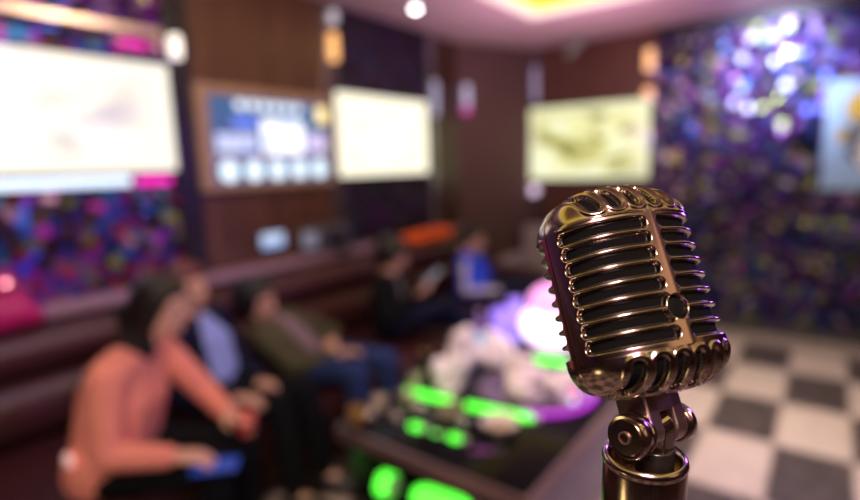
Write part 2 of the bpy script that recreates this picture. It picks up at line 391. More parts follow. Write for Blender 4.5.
def downlight(loc, label, s):
    t = thing('downlight', label, 'ceiling light', loc, (0, 0, 0), 'recessed ceiling downlights')
    obj('bezel', L([(.030, .0), (.050, -.004), (.052, 0), (.030, .002)], 32), M_strip, t)
    obj('lens', L([(0, -.012), (.022, -.010), (.034, -.001), (0, -.001)], 32), glow('downlight_lens', (1, .95, .95), s), t)
    return t
downlight((-2.59, 3.32, H), 'bright round ceiling downlight above the cream television', 14)
t = thing('ceiling_spotlight', 'pale green tilted spotlight tube hanging under the ceiling by the far wall', 'spotlight', (-2.05, 5.05, H))
obj('mount', L([(0, 0), (.035, 0), (.035, -.015), (.010, -.02), (.010, -.06), (0, -.06)], 24), M_strip, t)
obj('lamp_tube', L([(0, 0), (.035, 0), (.042, .02), (.042, .20), (.03, .215), (0, .21)], 28, axis_matrix((.10, -.02, -.03), (-.75, .1, -.65))), mat('grey_green_lamp', (.22, .26, .23), .45), t)

# abstract painting, light blue ground
t = thing('painting', 'light blue abstract canvas with yellow and grey patches on the mosaic wall', 'painting', (.275, FY - .03, 1.25))
obj('canvas', rbox((-.34, -.035, 0), (.34, -.002, .83), .006), mat('pale_blue_canvas', (.36, .56, .74), .7, var=.06, scale=20), t)
def blob(pts, y): 
    bm = bmesh.new(); bm.faces.new([bm.verts.new((p[0], y, p[1])) for p in pts]); 
    r = bmesh.ops.extrude_face_region(bm, geom=bm.faces[:]); bmesh.ops.translate(bm, verts=[v for v in r['geom'] if isinstance(v, bmesh.types.BMVert)], vec=(0, .003, 0)); return bm
def ell(cx, cz, rx, rz, k=0.12, n=26): return [(cx + rx * math.cos(2 * PI * i / n) * (1 + k * math.sin(3 * i)), cz + rz * math.sin(2 * PI * i / n) * (1 + k * math.cos(2 * i))) for i in range(n)]
obj('dark_patch', blob(ell(-.03, .42, .17, .30), -.037), mat('charcoal_paint', (.06, .07, .075), .6, var=.4), t, smooth=False)
obj('yellow_patch', blob(ell(-.05, .63, .17, .14), -.039), mat('ochre_paint', (.62, .42, .06), .6, var=.25), t, smooth=False)
obj('yellow_patch', blob(ell(-.23, .42, .035, .06), -.039), mat('ochre_paint_small', (.60, .42, .10), .6, var=.25), t, smooth=False)
obj('pale_patch', blob(ell(-.04, .28, .09, .16), -.039), mat('bone_paint', (.72, .72, .66), .6, var=.2), t, smooth=False)
obj('grey_patch', blob(ell(-.08, .48, .09, .07), -.041), mat('grey_paint', (.25, .27, .26), .6, var=.3), t, smooth=False)

# ------------------------------------------------------------------ sofa
M_leather = mat('burgundy_leather', (.056, .016, .019), .34, bump=.25, scale=55, var=.2)
SY0, SY1 = -1.2, 4.30
t = thing('sofa', 'long burgundy leather banquette sofa with a padded roll back along the left wall', 'sofa', (0, 0, 0))
obj('seat_base', rbox((-2.92, SY0, 0.04), (-1.98, SY1, .24), .02), mat('dark_leather_base', (.03, .010, .012), .4), t)
n = 7; sw = (SY1 - SY0) / n
for i in range(n):
    y0 = SY0 + i * sw
    obj('seat_cushion', rbox((-2.79, y0 + .004, .225), (-1.95, y0 + sw - .004, .385), .05, 4), M_leather, t)
def roll(y0, y1, cx, cz, rx, rz):
    bm = bmesh.new(); N = 28; ys = np.linspace(y0, y1, 14)
    rings = []
    for k, y in enumerate(ys):
        f = 1.0 if 0 < k < 13 else .8
        rings.append([bm.verts.new((cx + rx * f * math.cos(2 * PI * i / N), y, cz + rz * f * math.sin(2 * PI * i / N))) for i in range(N)])
    for a, b in zip(rings, rings[1:]):
        for i in range(N): bm.faces.new((a[i], a[(i + 1) % N], b[(i + 1) % N], b[i]))
    bm.faces.new(rings[0]); bm.faces.new(rings[-1][::-1]); return bm
for i in range(n):
    y0 = SY0 + i * sw
    obj('back_roll', roll(y0 + .003, y0 + sw - .003, -2.785, .77, .115, .105), M_leather, t)
    obj('back_roll', roll(y0 + .003, y0 + sw - .003, -2.765, .53, .13, .140), M_leather, t)
obj('back_board', B((-2.92, SY0, .24), (-2.80, SY1, .80)), mat('back_board_leather', (.04, .012, .014), .4), t, smooth=False)
obj('armrest', rbox((-2.90, SY1, .04), (-1.98, SY1 + .11, .58), .05, 4), M_leather, t)
struct('trim_16', rbox((LX + .0, BY, .885), (LX + .15, 4.44, .935), .008), mat('lilac_stone_ledge', (.34, .22, .30), .3, var=.1))

# grey armchair at the end
t = thing('armchair', 'grey armchair at the far end of the sofa near the corner panel', 'armchair', (-2.235, 4.80, 0), (0, 0, 0))
M_grey = mat('grey_fabric', (.36, .31, .36), .7, bump=.2, scale=60)
obj('seat', rbox((-.26, -.30, .22), (.26, .22, .40), .05, 4), M_grey, t)
obj('backrest', rbox((-.34, .20, .10), (.34, .36, .88), .05, 4), M_grey, t)
for s in (-1, 1):
    obj('armrest', rbox((s * .34 - (.09 if s > 0 else 0), -.32, .08), (s * .34 + (.09 if s < 0 else 0), .20, .62), .04, 4), M_grey, t)
for sx in (-1, 1):
    for sy in (-.25, .27): obj('leg', L([(.0, 0), (.018, 0), (.026, .24), (0, .24)], 14, Matrix.Translation((sx * .24, sy, 0))), M_black, t)

# things on the ledge and the sofa back
bm = bmesh.new()
hull(bm, [((-2.77, .62, .98), .05), ((-2.77, .86, .965), .045), ((-2.88, .64, 1.06), .05), ((-2.88, .84, 1.05), .05), ((-2.765, .54, .94), .055), ((-2.77, .90, .93), .045), ((-2.90, .50, 1.02), .03)])
hull(bm, [((-2.82, .72, 1.05), .06), ((-2.82, .83, 1.09), .04), ((-2.86, .60, 1.09), .05)])
t = thing('bag', 'magenta bag lying on top of the sofa back at far left', 'bag', (0, -.16, 0))
obj('bag_body', remesh(bm, .012, 5), mat('magenta_leather', (.42, .012, .12), .4, bump=.2), t)
obj('strap', tube(bmesh.new(), [(-2.80, .60, 1.05), (-2.76, .63, 1.14), (-2.77, .70, 1.18), (-2.80, .78, 1.14), (-2.82, .80, 1.09)], .010, 10), mat('magenta_strap', (.36, .01, .10), .4), t)
obj('clasp', L([(0, 0), (.022, 0), (.022, .01), (0, .014)], 20, axis_matrix((-2.775, .82, 1.09), (.9, -.3, .3))), mat('pink_metal_clasp', (.9, .35, .55), .15, .7), t)

t = thing('loudspeaker', 'small dark grey loudspeaker box on the ledge beside the control panel', 'loudspeaker', (-2.905, 2.545, .935), (0, 0, -.45))
M_spk = mat('dark_grey_plastic', (.055, .055, .075), .45)
obj('cabinet', rbox((-.072, -.19, 0), (.075, .19, .20), .03, 4), M_spk, t)
obj('front_cover', rbox((.07, -.165, .05), (.085, -.06, .16), .006), mat('pale_blue_cover', (.35, .45, .65), .3, emit=(.3, .4, .75), strength=.06), t)
obj('cone', L([(.06, .0), (.055, .012), (.02, .002), (0, .006)], 28, axis_matrix((.074, .08, .10), (1, 0, 0))), M_black, t)

bm = bmesh.new()
hull(bm, [((-2.82, 3.36, .925), .045), ((-2.80, 3.62, .935), .055), ((-2.78, 3.92, .935), .05)])
hull(bm, [((-2.74, 3.42, .915), .04), ((-2.73, 3.88, .925), .045)])
tag(obj('folded_blanket', remesh(bm, .012, 5), mat('bright_orange_cloth', (.85, .13, .02), .7, bump=.3, scale=30)), 'bright orange folded cloth lying on the sofa back behind the person in blue', 'cloth')

# ------------------------------------------------------------------ coffee table
TL, TR, TF, TB, TZ = -1.60, -.72, 1.43, 3.05, .45
t = thing('coffee_table', 'long black glass coffee table with grey metal side panels in front of the sofa', 'table', (0, 0, 0))
M_bglass = mat('black_table_glass', (.008, .008, .010), .10, spec=.12)
M_gpanel = mat('grey_metal_panel', (.30, .27, .28), .45, .1, bump=.05)
M_pinkedge = mat('pinkish_steel_edge', (.34, .23, .25), .30, .7)
obj('tabletop', rbox((TL, TF, TZ - .025), (TR, TB, TZ), .006, 2), M_bglass, t)
bm = bmesh.new()
for lo, hi in (((TL - .012, TF - .012, TZ - .06), (TR + .012, TF, TZ - .002)), ((TL - .012, TB, TZ - .06), (TR + .012, TB + .012, TZ - .002)), ((TL - .012, TF, TZ - .06), (TL, TB, TZ - .002)), ((TR, TF, TZ - .06), (TR + .012, TB, TZ - .002))): box(bm, lo, hi)
obj('edge_band', bm, M_pinkedge, t, smooth=False)
obj('side_panel', rbox((TR - .03, TF + .04, 0), (TR, TB - .04, TZ - .03), .005, 2), M_gpanel, t)
obj('side_panel', rbox((TL, TF + .04, 0), (TL + .03, TB - .04, TZ - .03), .005, 2), mat('dark_side_panel', (.03, .028, .03), .4), t)
obj('back_panel', B((TL + .03, TB - .08, 0), (TR - .03, TB - .05, TZ - .03)), M_black, t, smooth=False)
obj('shelf', rbox((TL + .03, TF + .03, .13), (TR - .03, TB - .08, .155), .004, 2), M_bglass, t)

def on(x, y, z=TZ): return (x, y, z)
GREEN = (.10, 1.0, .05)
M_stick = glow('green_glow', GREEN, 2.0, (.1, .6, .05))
def stick(label, a, b, r, z, s=1.0, group='green glowing bars on the table'):  # glowing bars stand in for green laser light reflected on the table
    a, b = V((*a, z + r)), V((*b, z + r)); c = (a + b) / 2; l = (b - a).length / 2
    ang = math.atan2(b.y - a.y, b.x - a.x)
    t = thing('green_light_bar', label, 'light bar', (c.x, c.y, c.z), (0, 0, ang), group)
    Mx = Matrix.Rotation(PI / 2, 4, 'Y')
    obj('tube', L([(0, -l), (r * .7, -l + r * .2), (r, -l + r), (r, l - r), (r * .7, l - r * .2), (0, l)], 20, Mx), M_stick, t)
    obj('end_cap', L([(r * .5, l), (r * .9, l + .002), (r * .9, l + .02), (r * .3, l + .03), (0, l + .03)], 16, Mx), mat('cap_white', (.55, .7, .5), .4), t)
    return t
stick('glowing green reflection bar on the table front, left of the long pair', (-1.57, 1.838), (-1.305, 1.852), .015, TZ)
stick('glowing green reflection bar of the long pair, behind the white bowl', (-1.24, 1.862), (-.93, 1.91), .015, TZ)
stick('short green glowing bar at the front edge of the table', (-1.33, 1.575), (-1.27, 1.585), .014, TZ)
stick('very small greenish glowing bar on the front edge between the short ones', (-1.215, 1.585), (-1.20, 1.59), .010, TZ)
stick('short yellow-green glowing bar at the front edge, nearest the right corner', (-1.145, 1.59), (-1.09, 1.60), .014, TZ)
stick('green glowing bar behind the tissues beside the glowing lamp', (-1.24, 2.535), (-1.05, 2.565), .018, TZ)
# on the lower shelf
stick('thick bright green light bar standing out on the lower shelf at left', (-1.43, 1.50), (-1.385, 1.505), .050, .156, group='green light bars on the shelf')
stick('longest thick green light bar on the lower shelf under the table front', (-1.27, 1.515), (-1.01, 1.54), .050, .156, group='green light bars on the shelf')

# round tray with lit purple rim
TCX, TCY, TRD = -1.06, 2.20, .275
t = thing('tray', 'round glass tray with a purple lit rim under the white tissues', 'tray', (TCX, TCY, TZ))
obj('plate', L([(0, 0), (TRD - .03, 0), (TRD, .012), (TRD - .002, .018), (TRD - .035, .008), (0, .008)], 64), mat('smoked_glass_tray', (.10, .06, .12), .12), t)
bm = bmesh.new(); N = 72
for k in range(N):
    pass
rg = bmesh.new(); rings = []
for i in range(N):
    a = math.radians(-75 + 150 * i / (N - 1))
    rings.append([rg.verts.new(((TRD + .010 * math.cos(q)) * math.cos(a), (TRD + .010 * math.cos(q)) * math.sin(a), .016 + .010 * math.sin(q))) for q in [2 * PI * j / 10 for j in range(10)]])
rg.faces.new(rings[0]); rg.faces.new(rings[-1][::-1])
for i in range(N - 1):
    a, b = rings[i], rings[i + 1]
    for j in range(10): rg.faces.new((a[j], a[(j + 1) % 10], b[(j + 1) % 10], b[j]))
bm.free()
obj('lit_rim', rg, glow('purple_rim_glow', (.62, .03, .85), 1.0), t)

# crumpled tissues and napkins
M_tissue = mat('white_tissue', (.90, .80, .85), .9, bump=.3, scale=30, var=.06)
def crumple(seed, rx, ry, rz):
    rnd = random.Random(seed); bm = bmesh.new()
    bmesh.ops.create_icosphere(bm, subdivisions=4, radius=1)
    ks = [(V((rnd.gauss(0, 1), rnd.gauss(0, 1), rnd.gauss(0, 1))).normalized(), rnd.uniform(.08, .3), rnd.uniform(3, 8), rnd.uniform(0, 6)) for _ in range(9)]
    for v in bm.verts:
        d = v.co.normalized(); f = 1.0
        for u, a, w, p in ks: f += a * .55 * math.sin(w * d.dot(u) + p)
        f = max(.45, f); c = d * f
        v.co = V((c.x * rx, c.y * ry, max(c.z, -.62) * rz + .62 * rz))
    return bm
for i, (x, y, rx, ry, rz, lab) in enumerate([
    (-1.505, 2.235, .075, .085, .125, 'tall crumpled white tissue at the back left of the tissue heap'),
    (-1.40, 2.425, .075, .08, .09, 'crumpled white tissue in the middle of the heap behind the tray'),
    (-1.445, 2.045, .07, .08, .085, 'low crumpled white tissue at the left side of the round tray'),
]):
    tag(obj('crumpled_tissue', crumple(20 + i, rx, ry, rz), M_tissue), lab, 'tissue', 'crumpled tissues on the table').location = (x, y, TZ)
M_tis2 = mat('pinkish_tissue', (.78, .66, .66), .9, bump=.3, scale=30)
for i, (dx, dy, rx, ry, rz, lab) in enumerate([
    (-.10, .07, .085, .085, .07, 'pinkish crumpled napkin at the back of the round tray'),
    (-.03, -.10, .085, .06, .055, 'pinkish crumpled napkin at the front of the round tray'),
    (.115, .04, .07, .08, .055, 'pinkish crumpled napkin at the right of the round tray'),
]):
    tag(obj('crumpled_napkin', crumple(40 + i, rx, ry, rz), M_tis2), lab, 'napkin', 'crumpled napkins on the tray').location = (TCX + dx, TCY + dy, TZ + .008)
for i, (dx, dy, col, nm, lab) in enumerate([(.20, .02, (1, .10, .15), 'red', 'red lit ice marble at the right rim of the tray'), (.215, -.06, (.55, .62, 1.0), 'pale', 'pale blue lit ice marble at the right rim of the tray'),
                               (.06, .222, (.95, .25, .95), 'pink', 'pink lit ice marble at the back rim of the tray'), (.13, .190, (.6, 1, .8), 'mint', 'mint green lit ice marble at the back rim of the tray'), (.205, .08, (.2, .25, 1), 'blue', 'blue lit ice marble at the right rim of the tray')]):
    t = thing('light_marble', lab, 'light', (TCX + dx, TCY + dy, TZ + .012), group='lit ice marbles on the tray')
    bm = bmesh.new(); ico(bm, (0, 0, .018), .017, sub=3); obj('globe', bm, glow(nm + '_marble', col, 1.5), t)
    obj('foot', L([(0, -.001), (.012, 0), (.010, .006), (0, .006)], 16), M_black, t)

# glowing lamp
t = thing('table_lamp', 'glowing pink and white globe lamp on the table behind the microphone', 'lamp', (-1.215, 2.78, TZ))
obj('base', L([(0, 0), (.15, 0), (.16, .012), (.13, .03), (.06, .045), (0, .045)], 40), mat('lamp_base', (.25, .15, .25), .3, .5), t)
obj('lamp_shade', L([(.0, .045), (.13, .05), (.185, .09), (.20, .15), (.185, .21), (.15, .235), (0, .235)], 44), glow('white_pink_glass', (1.0, .78, .98), 2.0), t)
obj('lamp_globe', L([(.0, .233), (.13, .236), (.155, .28), (.14, .335), (.09, .375), (0, .39)], 44), glow('pink_glass', (1.0, .38, .85), 1.4), t)
obj('finial', L([(0, .388), (.014, .389), (.018, .402), (0, .415)], 20), M_strip, t)

# glassware
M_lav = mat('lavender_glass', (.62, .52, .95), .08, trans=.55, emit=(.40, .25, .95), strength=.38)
M_pale = mat('pale_drink', (.75, .66, .52), .3)
def tumbler(label, loc, r, h, m, grp):
    t = thing('glass', label, 'glass', loc, group=grp)
    obj('bowl', L([(0, .0), (r * .75, 0), (r * .82, .004), (r, h), (r * .94, h), (r * .76, .014), (0, .012)], 28), m, t)
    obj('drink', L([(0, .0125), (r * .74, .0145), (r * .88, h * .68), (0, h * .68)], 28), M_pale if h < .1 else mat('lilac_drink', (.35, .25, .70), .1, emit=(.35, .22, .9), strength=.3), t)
    return t
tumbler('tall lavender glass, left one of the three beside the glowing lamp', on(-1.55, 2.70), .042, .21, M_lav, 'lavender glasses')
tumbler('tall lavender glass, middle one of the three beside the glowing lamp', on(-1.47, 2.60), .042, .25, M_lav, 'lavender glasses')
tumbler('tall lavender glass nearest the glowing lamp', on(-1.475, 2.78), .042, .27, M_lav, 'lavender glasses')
M_clear = mat('clear_tumbler_glass', (.85, .80, .70), .06, trans=.75)
tumbler('short clear glass at the left front corner of the table', on(-1.54, 1.62), .035, .075, M_clear, 'short clear glasses')
tumbler('short clear glass just behind the front left glass', on(-1.47, 1.74), .035, .075, M_clear, 'short clear glasses')
tumbler('short clear glass beside the dark bottles', on(-1.555, 1.905), .033, .08, M_clear, 'short clear glasses')

def bottle(label, loc, h, r, m, capm, grp, lm=None):
    t = thing('bottle', label, 'bottle', loc, group=grp)
    obj('body', L([(0, 0), (r * .9, 0), (r, .008), (r, h * .58), (r * .85, h * .68), (r * .4, h * .80), (r * .36, h * .94), (0, h * .94)], 28), m, t)
    obj('cap', L([(r * .3, h * .935), (r * .46, h * .94), (r * .46, h), (0, h * 1.005)], 20), capm, t)
    if lm: obj('label', L([(r + .0008, h * .2), (r + .0016, h * .22), (r + .0016, h * .48), (r + .0008, h * .5)], 28), lm, t)
    return t
M_dkglass = mat('dark_bottle_glass', (.012, .018, .012), .08, coat=.4)
M_gold = mat('gold_foil', (.55, .38, .10), .28, .85)
bottle('taller dark bottle with a gold cap, the nearer one at the table edge', on(-1.565, 1.985), .17, .030, M_dkglass, M_gold, 'dark bottles')
bottle('shorter dark bottle with a gold cap behind the taller dark one', on(-1.57, 2.09), .15, .028, M_dkglass, M_gold, 'dark bottles')
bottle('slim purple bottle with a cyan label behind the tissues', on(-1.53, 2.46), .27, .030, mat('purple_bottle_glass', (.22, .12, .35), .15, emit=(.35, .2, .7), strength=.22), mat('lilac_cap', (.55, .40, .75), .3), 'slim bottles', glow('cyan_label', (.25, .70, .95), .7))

t = thing('bowl', 'small off-white bowl in front of the right glowing bar', 'bowl', on(-1.00, 1.75))
obj('bowl_shell', L([(0, 0), (.035, 0), (.040, .006), (.075, .05), (.079, .055), (.073, .053), (.035, .012), (0, .010)], 36), mat('cream_ceramic', (.62, .54, .48), .3), t)
for i in range(5):
    a = i * 1.26; bm = bmesh.new(); ico(bm, (.03 * math.cos(a), .03 * math.sin(a), .035), (.020, .018, .016), sub=2)
    tag(obj('snack', bm, mat('pale_snack', (.55, .42, .28), .7)), 'pale brown snack piece in the small off-white bowl', 'snack', 'snacks in the bowl').location = on(-1.00, 1.75)
M_foil = mat('silver_foil', (.75, .68, .60), .25, .85)
for i, (x, y, r_, lab) in enumerate([(-1.545, 1.56, .024, 'crumpled silver foil wrapper behind the brown dice cup'), (-1.44, 1.61, .022, 'crumpled silver foil wrapper at the left end of the short glowing bars'),
                              (-1.40, 1.72, .026, 'crumpled silver foil wrapper just right of the short clear glasses'), (-1.36, 1.92, .028, 'crumpled silver foil wrapper behind the left long glowing bar'), (-1.16, 1.72, .022, 'crumpled silver foil wrapper between the ashtray and the white bowl')]):
    tag(obj('foil_wrapper', crumple(60 + i, r_, r_, r_), M_foil), lab, 'wrapper', 'foil wrappers on the table').location = (x, y, TZ)
t = thing('ashtray', 'round ashtray with a golden rim between the two long glowing bars', 'ashtray', on(-1.26, 1.76))
obj('dish', L([(0, 0), (.055, 0), (.062, .03), (.055, .03), (.048, .012), (0, .010)], 32), mat('glass_ashtray', (.35, .30, .26), .12, trans=.3), t)
obj('rim', L([(.054, .030), (.063, .030), (.061, .037), (.055, .036)], 32), M_gold, t)
t = thing('dice_cup', 'small brown dice cup at the left front corner of the table', 'cup', on(-1.56, 1.50))
obj('cup_wall', L([(0, 0), (.034, 0), (.036, .004), (.040, .06), (.037, .06), (.033, .008), (0, .007)], 28), mat('brown_cup_leather', (.38, .22, .07), .4), t)
obj('band', L([(.0392, .045), (.0412, .046), (.0416, .055), (.0398, .056)], 28), M_gold, t)
t = thing('bottle_opener', 'small purple-lit bottle opener lying near the front right of the table', 'bottle opener', on(-.98, 1.59), (0, 0, .6))
obj('handle', rbox((-.05, -.012, 0), (.03, .012, .012), .005), mat('purple_handle', (.25, .05, .3), .3), t)
obj('loop', L([(.016, 0), (.024, 0), (.024, .008), (.016, .008), (.016, 0)], 24, Matrix.Translation((.05, 0, .002))), M_strip, t)

# ------------------------------------------------------------------ people
M_skin = mat('skin', (.62, .36, .27), .5, var=.05)
M_hair = mat('black_hair', (.010, .008, .009), .45, bump=.3, scale=60)
M_eye = mat('eye_dark', (.02, .012, .01), .2); M_lip = mat('lips', (.42, .13, .12), .4)

def person(label, J, f, skin, cloth, legs, shoe, hair_style='short', voxel=.008, headpitch=0.0, s=1.0, hair_m=M_hair, curl=(.9, .9), chest=0.0, shirt=None, turtleneck=None, roll=0.0):
    """J: pelvis, neck, head and per side sh el wr kn an, all in world space. The empty stands at the feet."""
    f = V(f).normalized(); up = V((0, 0, 1)); r = f.cross(up).normalized()     # r = the person's right
    J = {k: V(v) for k, v in J.items()}
    foot = (J['anR'] + J['anL']) / 2; base = V((foot.x, foot.y, 0))
    root = thing('person', label, 'person', base)
    Minv = Matrix.Translation(-base)
    def link(name, me, m, parent=root):
        me.transform(Minv); return obj(name, me, m, parent)
    pel, nk, hd = J['pelvis'], J['neck'], J['head']
    tors = (nk - pel).normalized(); hipR, hipL = pel + r * .085 * s, pel - r * .085 * s
    # --- head frame
    ax = Matrix((r, f, up)).transposed().to_4x4() @ Matrix.Rotation(roll, 4, 'Y') @ Matrix.Rotation(headpitch, 4, 'X')
    def hp(x, y, z): return hd + (ax @ V((x, y, z))) * s
    bm = bmesh.new()
    # head: skull, face, jaw, nose, ears
    hull(bm, [(hp(0, -.022, .030), .082 * s), (hp(0, .012, .028), .074 * s), (hp(0, .025, -.03), .058 * s)])
    hull(bm, [(hp(0, .02, -.02), .060 * s), (hp(0, .052, -.082), .026 * s), (hp(.03, .012, -.06), .034 * s), (hp(-.03, .012, -.06), .034 * s)])
    hull(bm, [(hp(0, .078, .012), .009 * s), (hp(0, .098, -.026), .010 * s), (hp(.012, .084, -.030), .008 * s), (hp(-.012, .084, -.030), .008 * s)])
    hull(bm, [(hp(.03, .066, .030), .012 * s), (hp(-.03, .066, .030), .012 * s)])
    for e in (-1, 1):
        hull(bm, [(hp(.078 * e, -.012, .012), .010 * s), (hp(.082 * e, -.022, .0), .013 * s), (hp(.076 * e, -.008, -.028), .008 * s)])
        hull(bm, [(hp(.034 * e, .050, -.022), .022 * s), (hp(.040 * e, .036, -.010), .024 * s)])
    hull(bm, [(hp(0, .082, -.055), .010 * s), (hp(.018, .074, -.056), .008 * s), (hp(-.018, .074, -.056), .008 * s)])
    hull(bm, [(hp(0, -.018, -.05), .052 * s), (nk + tors * .02, .055 * s), (nk - tors * .05, .062 * s)])
    shR, shL = J['shR'], J['shL']
    def torso(bm, g):
        c = pel.lerp(nk, .62); b = pel.lerp(nk, .25)
        hull(bm, [(shR.lerp(nk, .15) - tors * .01, .058 * s + g), (shL.lerp(nk, .15) - tors * .01, .058 * s + g), (nk - tors * .03, .055 * s + g), (c + r * .085 * s, .090 * s + g), (c - r * .085 * s, .090 * s + g)])
        hull(bm, [(c + r * .085 * s, .092 * s + g), (c - r * .085 * s, .092 * s + g), (b + r * .070 * s, .088 * s + g), (b - r * .070 * s, .088 * s + g)])
        hull(bm, [(b + r * .070 * s, .088 * s + g), (b - r * .070 * s, .088 * s + g), (hipR, .092 * s + g * .5), (hipL, .092 * s + g * .5)])
    def arm(bm, sd, g, a=0.0, b=1.0, w=1.0):
        S, E, W = J['sh' + sd], J['el' + sd], J['wr' + sd]
        hull(bm, [(S, .050 * s + g), (E, .039 * s + g)])
        hull(bm, [(E, .039 * s + g), (E.lerp(W, w), (.039 + (.027 - .039) * w) * s + g)])
    def leg(bm, sd, g, w=1.0):
        Hh, K, A = (hipR if sd == 'R' else hipL), J['kn' + sd], J['an' + sd]
        hull(bm, [(Hh, .085 * s + g), (K, .056 * s + g)])
        q = K.lerp(A, .35)
        hull(bm, [(K, .056 * s + g), (q, .054 * s + g), (K.lerp(A, w), (.054 + (.036 - .054) * w) * s + g)])
    torso(bm, -.004)
    for sd in 'RL': arm(bm, sd, -.003); leg(bm, sd, -.004)
    # feet and hands
    feet = {}
    for sd in 'RL':
        A = J['an' + sd]; fd = V((f.x, f.y, 0)).normalized() if not J.get('toe' + sd) else (J['toe' + sd] - A).normalized()
        feet[sd] = (A, fd); fl = V((0, 0, -.045 * s))
        hull(bm, [(A, .036 * s), (A - fd * .04 * s + fl, .030 * s), (A + fd * .09 * s + fl * 1.05, .030 * s), (A + fd * .15 * s + fl * 1.2, .022 * s)])
    grips = {}
    for k, sd in enumerate('RL'):
        E, W = J['el' + sd], J['wr' + sd]
        d = J['hand' + sd] - W if ('hand' + sd) in J else (W - E); d.normalize()
        inner = (-r if sd == 'R' else r); inner = (inner - d * inner.dot(d)).normalized()     # thumb side, towards the body's middle
        pn = d.cross(inner).normalized()
        if pn.z > 0: pn = -pn                                    # palm looks down
        if ('palm' + sd) in J: 
            pn = V(J['palm' + sd]); pn = (pn - d * pn.dot(d)).normalized(); inner = (pn.cross(d) if sd == 'L' else d.cross(pn)).normalized()
        P0 = W + d * .02 * s; P1 = W + d * .088 * s
        hull(bm, [(P0 + inner * .018 * s, .016 * s), (P0 - inner * .018 * s, .015 * s), (P1 + inner * .030 * s, .012 * s), (P1 - inner * .030 * s, .011 * s)])
        cu = curl[k]
        for i, (off, ln) in enumerate(((.030, .072), (.010, .080), (-.011, .074), (-.030, .058))):
            p = P1 + inner * off * s; dirv = d.copy(); rr = .0095 * s
            for j, fr in enumerate((.46, .32, .24)):
                ang = cu * (.35 + .30 * j) * (1 + .08 * i); dirv = (dirv * math.cos(ang) + pn * math.sin(ang)).normalized() if j else (d * math.cos(ang) + pn * math.sin(ang)).normalized()
                pnj = pn - dirv * pn.dot(dirv)
                q = p + dirv * ln * fr * s; hull(bm, [(p, rr), (q, rr * .9)]); p = q; rr *= .9
        tb = P0 + inner * .022 * s; td = (d * .6 + inner * .65 + pn * .35).normalized(); m1 = tb + td * .045 * s; td2 = (d * .9 + inner * .1 + pn * .45 * cu).normalized()
        hull(bm, [(tb, .014 * s), (m1, .011 * s)]); hull(bm, [(m1, .011 * s), (m1 + td2 * .035 * s, .009 * s)])
        grips[sd] = (P1 + pn * .022 * s, d, inner, pn)
    link('body', remesh(bm, voxel, 3), skin)
    # --- eyes, brows, lips
    for e in (-1, 1):
        bm = bmesh.new(); ico(bm, hp(.031 * e, .068, .008), .0125 * s, sub=2)
        me = bpy.data.meshes.new('e'); bm.to_mesh(me); bm.free(); link('eye', me, M_eye)
    bm = bmesh.new(); hull(bm, [(hp(.020, .081, -.054), .005 * s), (hp(-.020, .081, -.054), .005 * s), (hp(0, .090, -.054), .006 * s)])
    me = bpy.data.meshes.new('l'); bm.to_mesh(me); bm.free(); link('lips', me, M_lip)
    # --- hair
    bm = bmesh.new()
    hull(bm, [(hp(0, -.030, .038), .086 * s), (hp(0, -.005, .056), .070 * s), (hp(0, .030, .078), .040 * s), (hp(.045, -.01, .05), .042 * s), (hp(-.045, -.01, .05), .042 * s), (hp(0, -.050, -.01), .060 * s)])
    hull(bm, [(hp(.05, .035, .070), .022 * s), (hp(-.05, .035, .070), .022 * s), (hp(0, .045, .082), .024 * s), (hp(0, 0, .09), .04 * s)])
    hull(bm, [(hp(.036, .058, .066), .020 * s), (hp(-.036, .058, .066), .020 * s), (hp(0, .066, .072), .022 * s), (hp(0, .02, .10), .022 * s), (hp(.05, .0, .07), .04 * s), (hp(-.05, .0, .07), .04 * s)])
    for e in (-1, 1): hull(bm, [(hp(.068 * e, .022, .045), .018 * s), (hp(.074 * e, .0, .045), .022 * s), (hp(.070 * e, -.03, .02), .026 * s), (hp(.064 * e, -.04, -.03), .022 * s)])
    if hair_style == 'bun':
        hull(bm, [(hp(0, -.045, .0), .082 * s), (hp(0, -.055, -.06), .070 * s), (hp(0, -.075, -.11), .045 * s)])
        for e in (-1, 1): hull(bm, [(hp(.055 * e, .020, .05), .036 * s), (hp(.072 * e, -.024, -.02), .026 * s), (hp(.060 * e, -.034, -.075), .026 * s), (hp(.05 * e, -.05, -.09), .035 * s)])
        hull(bm, [(hp(0, -.105, -.06), .058 * s), (hp(0, -.13, -.03), .045 * s)])
    elif hair_style == 'full':
        hull(bm, [(hp(0, -.060, .03), .102 * s), (hp(0, -.055, -.04), .082 * s), (hp(.03, .0, .07), .06 * s), (hp(-.03, .0, .07), .06 * s)])
        for e in (-1, 1): hull(bm, [(hp(.060 * e, .020, .05), .036 * s), (hp(.074 * e, -.002, -.01), .030 * s), (hp(.06 * e, -.03, -.04), .034 * s)])
    link('hair', remesh(bm, voxel, 3), hair_m)
    # --- clothes
    bm = bmesh.new(); torso(bm, .014)
    hull(bm, [(hipR + tors * .03, .108 * s), (hipL + tors * .03, .108 * s), (hipR, .102 * s), (hipL, .102 * s)])
    if chest:
        c = pel.lerp(nk, .62); b = pel.lerp(nk, .1); fr = (f - tors * f.dot(tors)).normalized()
        hull(bm, [(c + fr * chest + r * .07, .075), (c + fr * chest - r * .07, .075), (b + fr * chest * .9 + r * .08, .085), (b + fr * chest * .9 - r * .08, .085), (nk + fr * .02 - tors * .06 + r * .06, .06), (nk + fr * .02 - tors * .06 - r * .06, .06)])
    for sd in 'RL': arm(bm, sd, .013, w=.93)
    up_ = link('jacket', remesh(bm, voxel, 4), cloth)
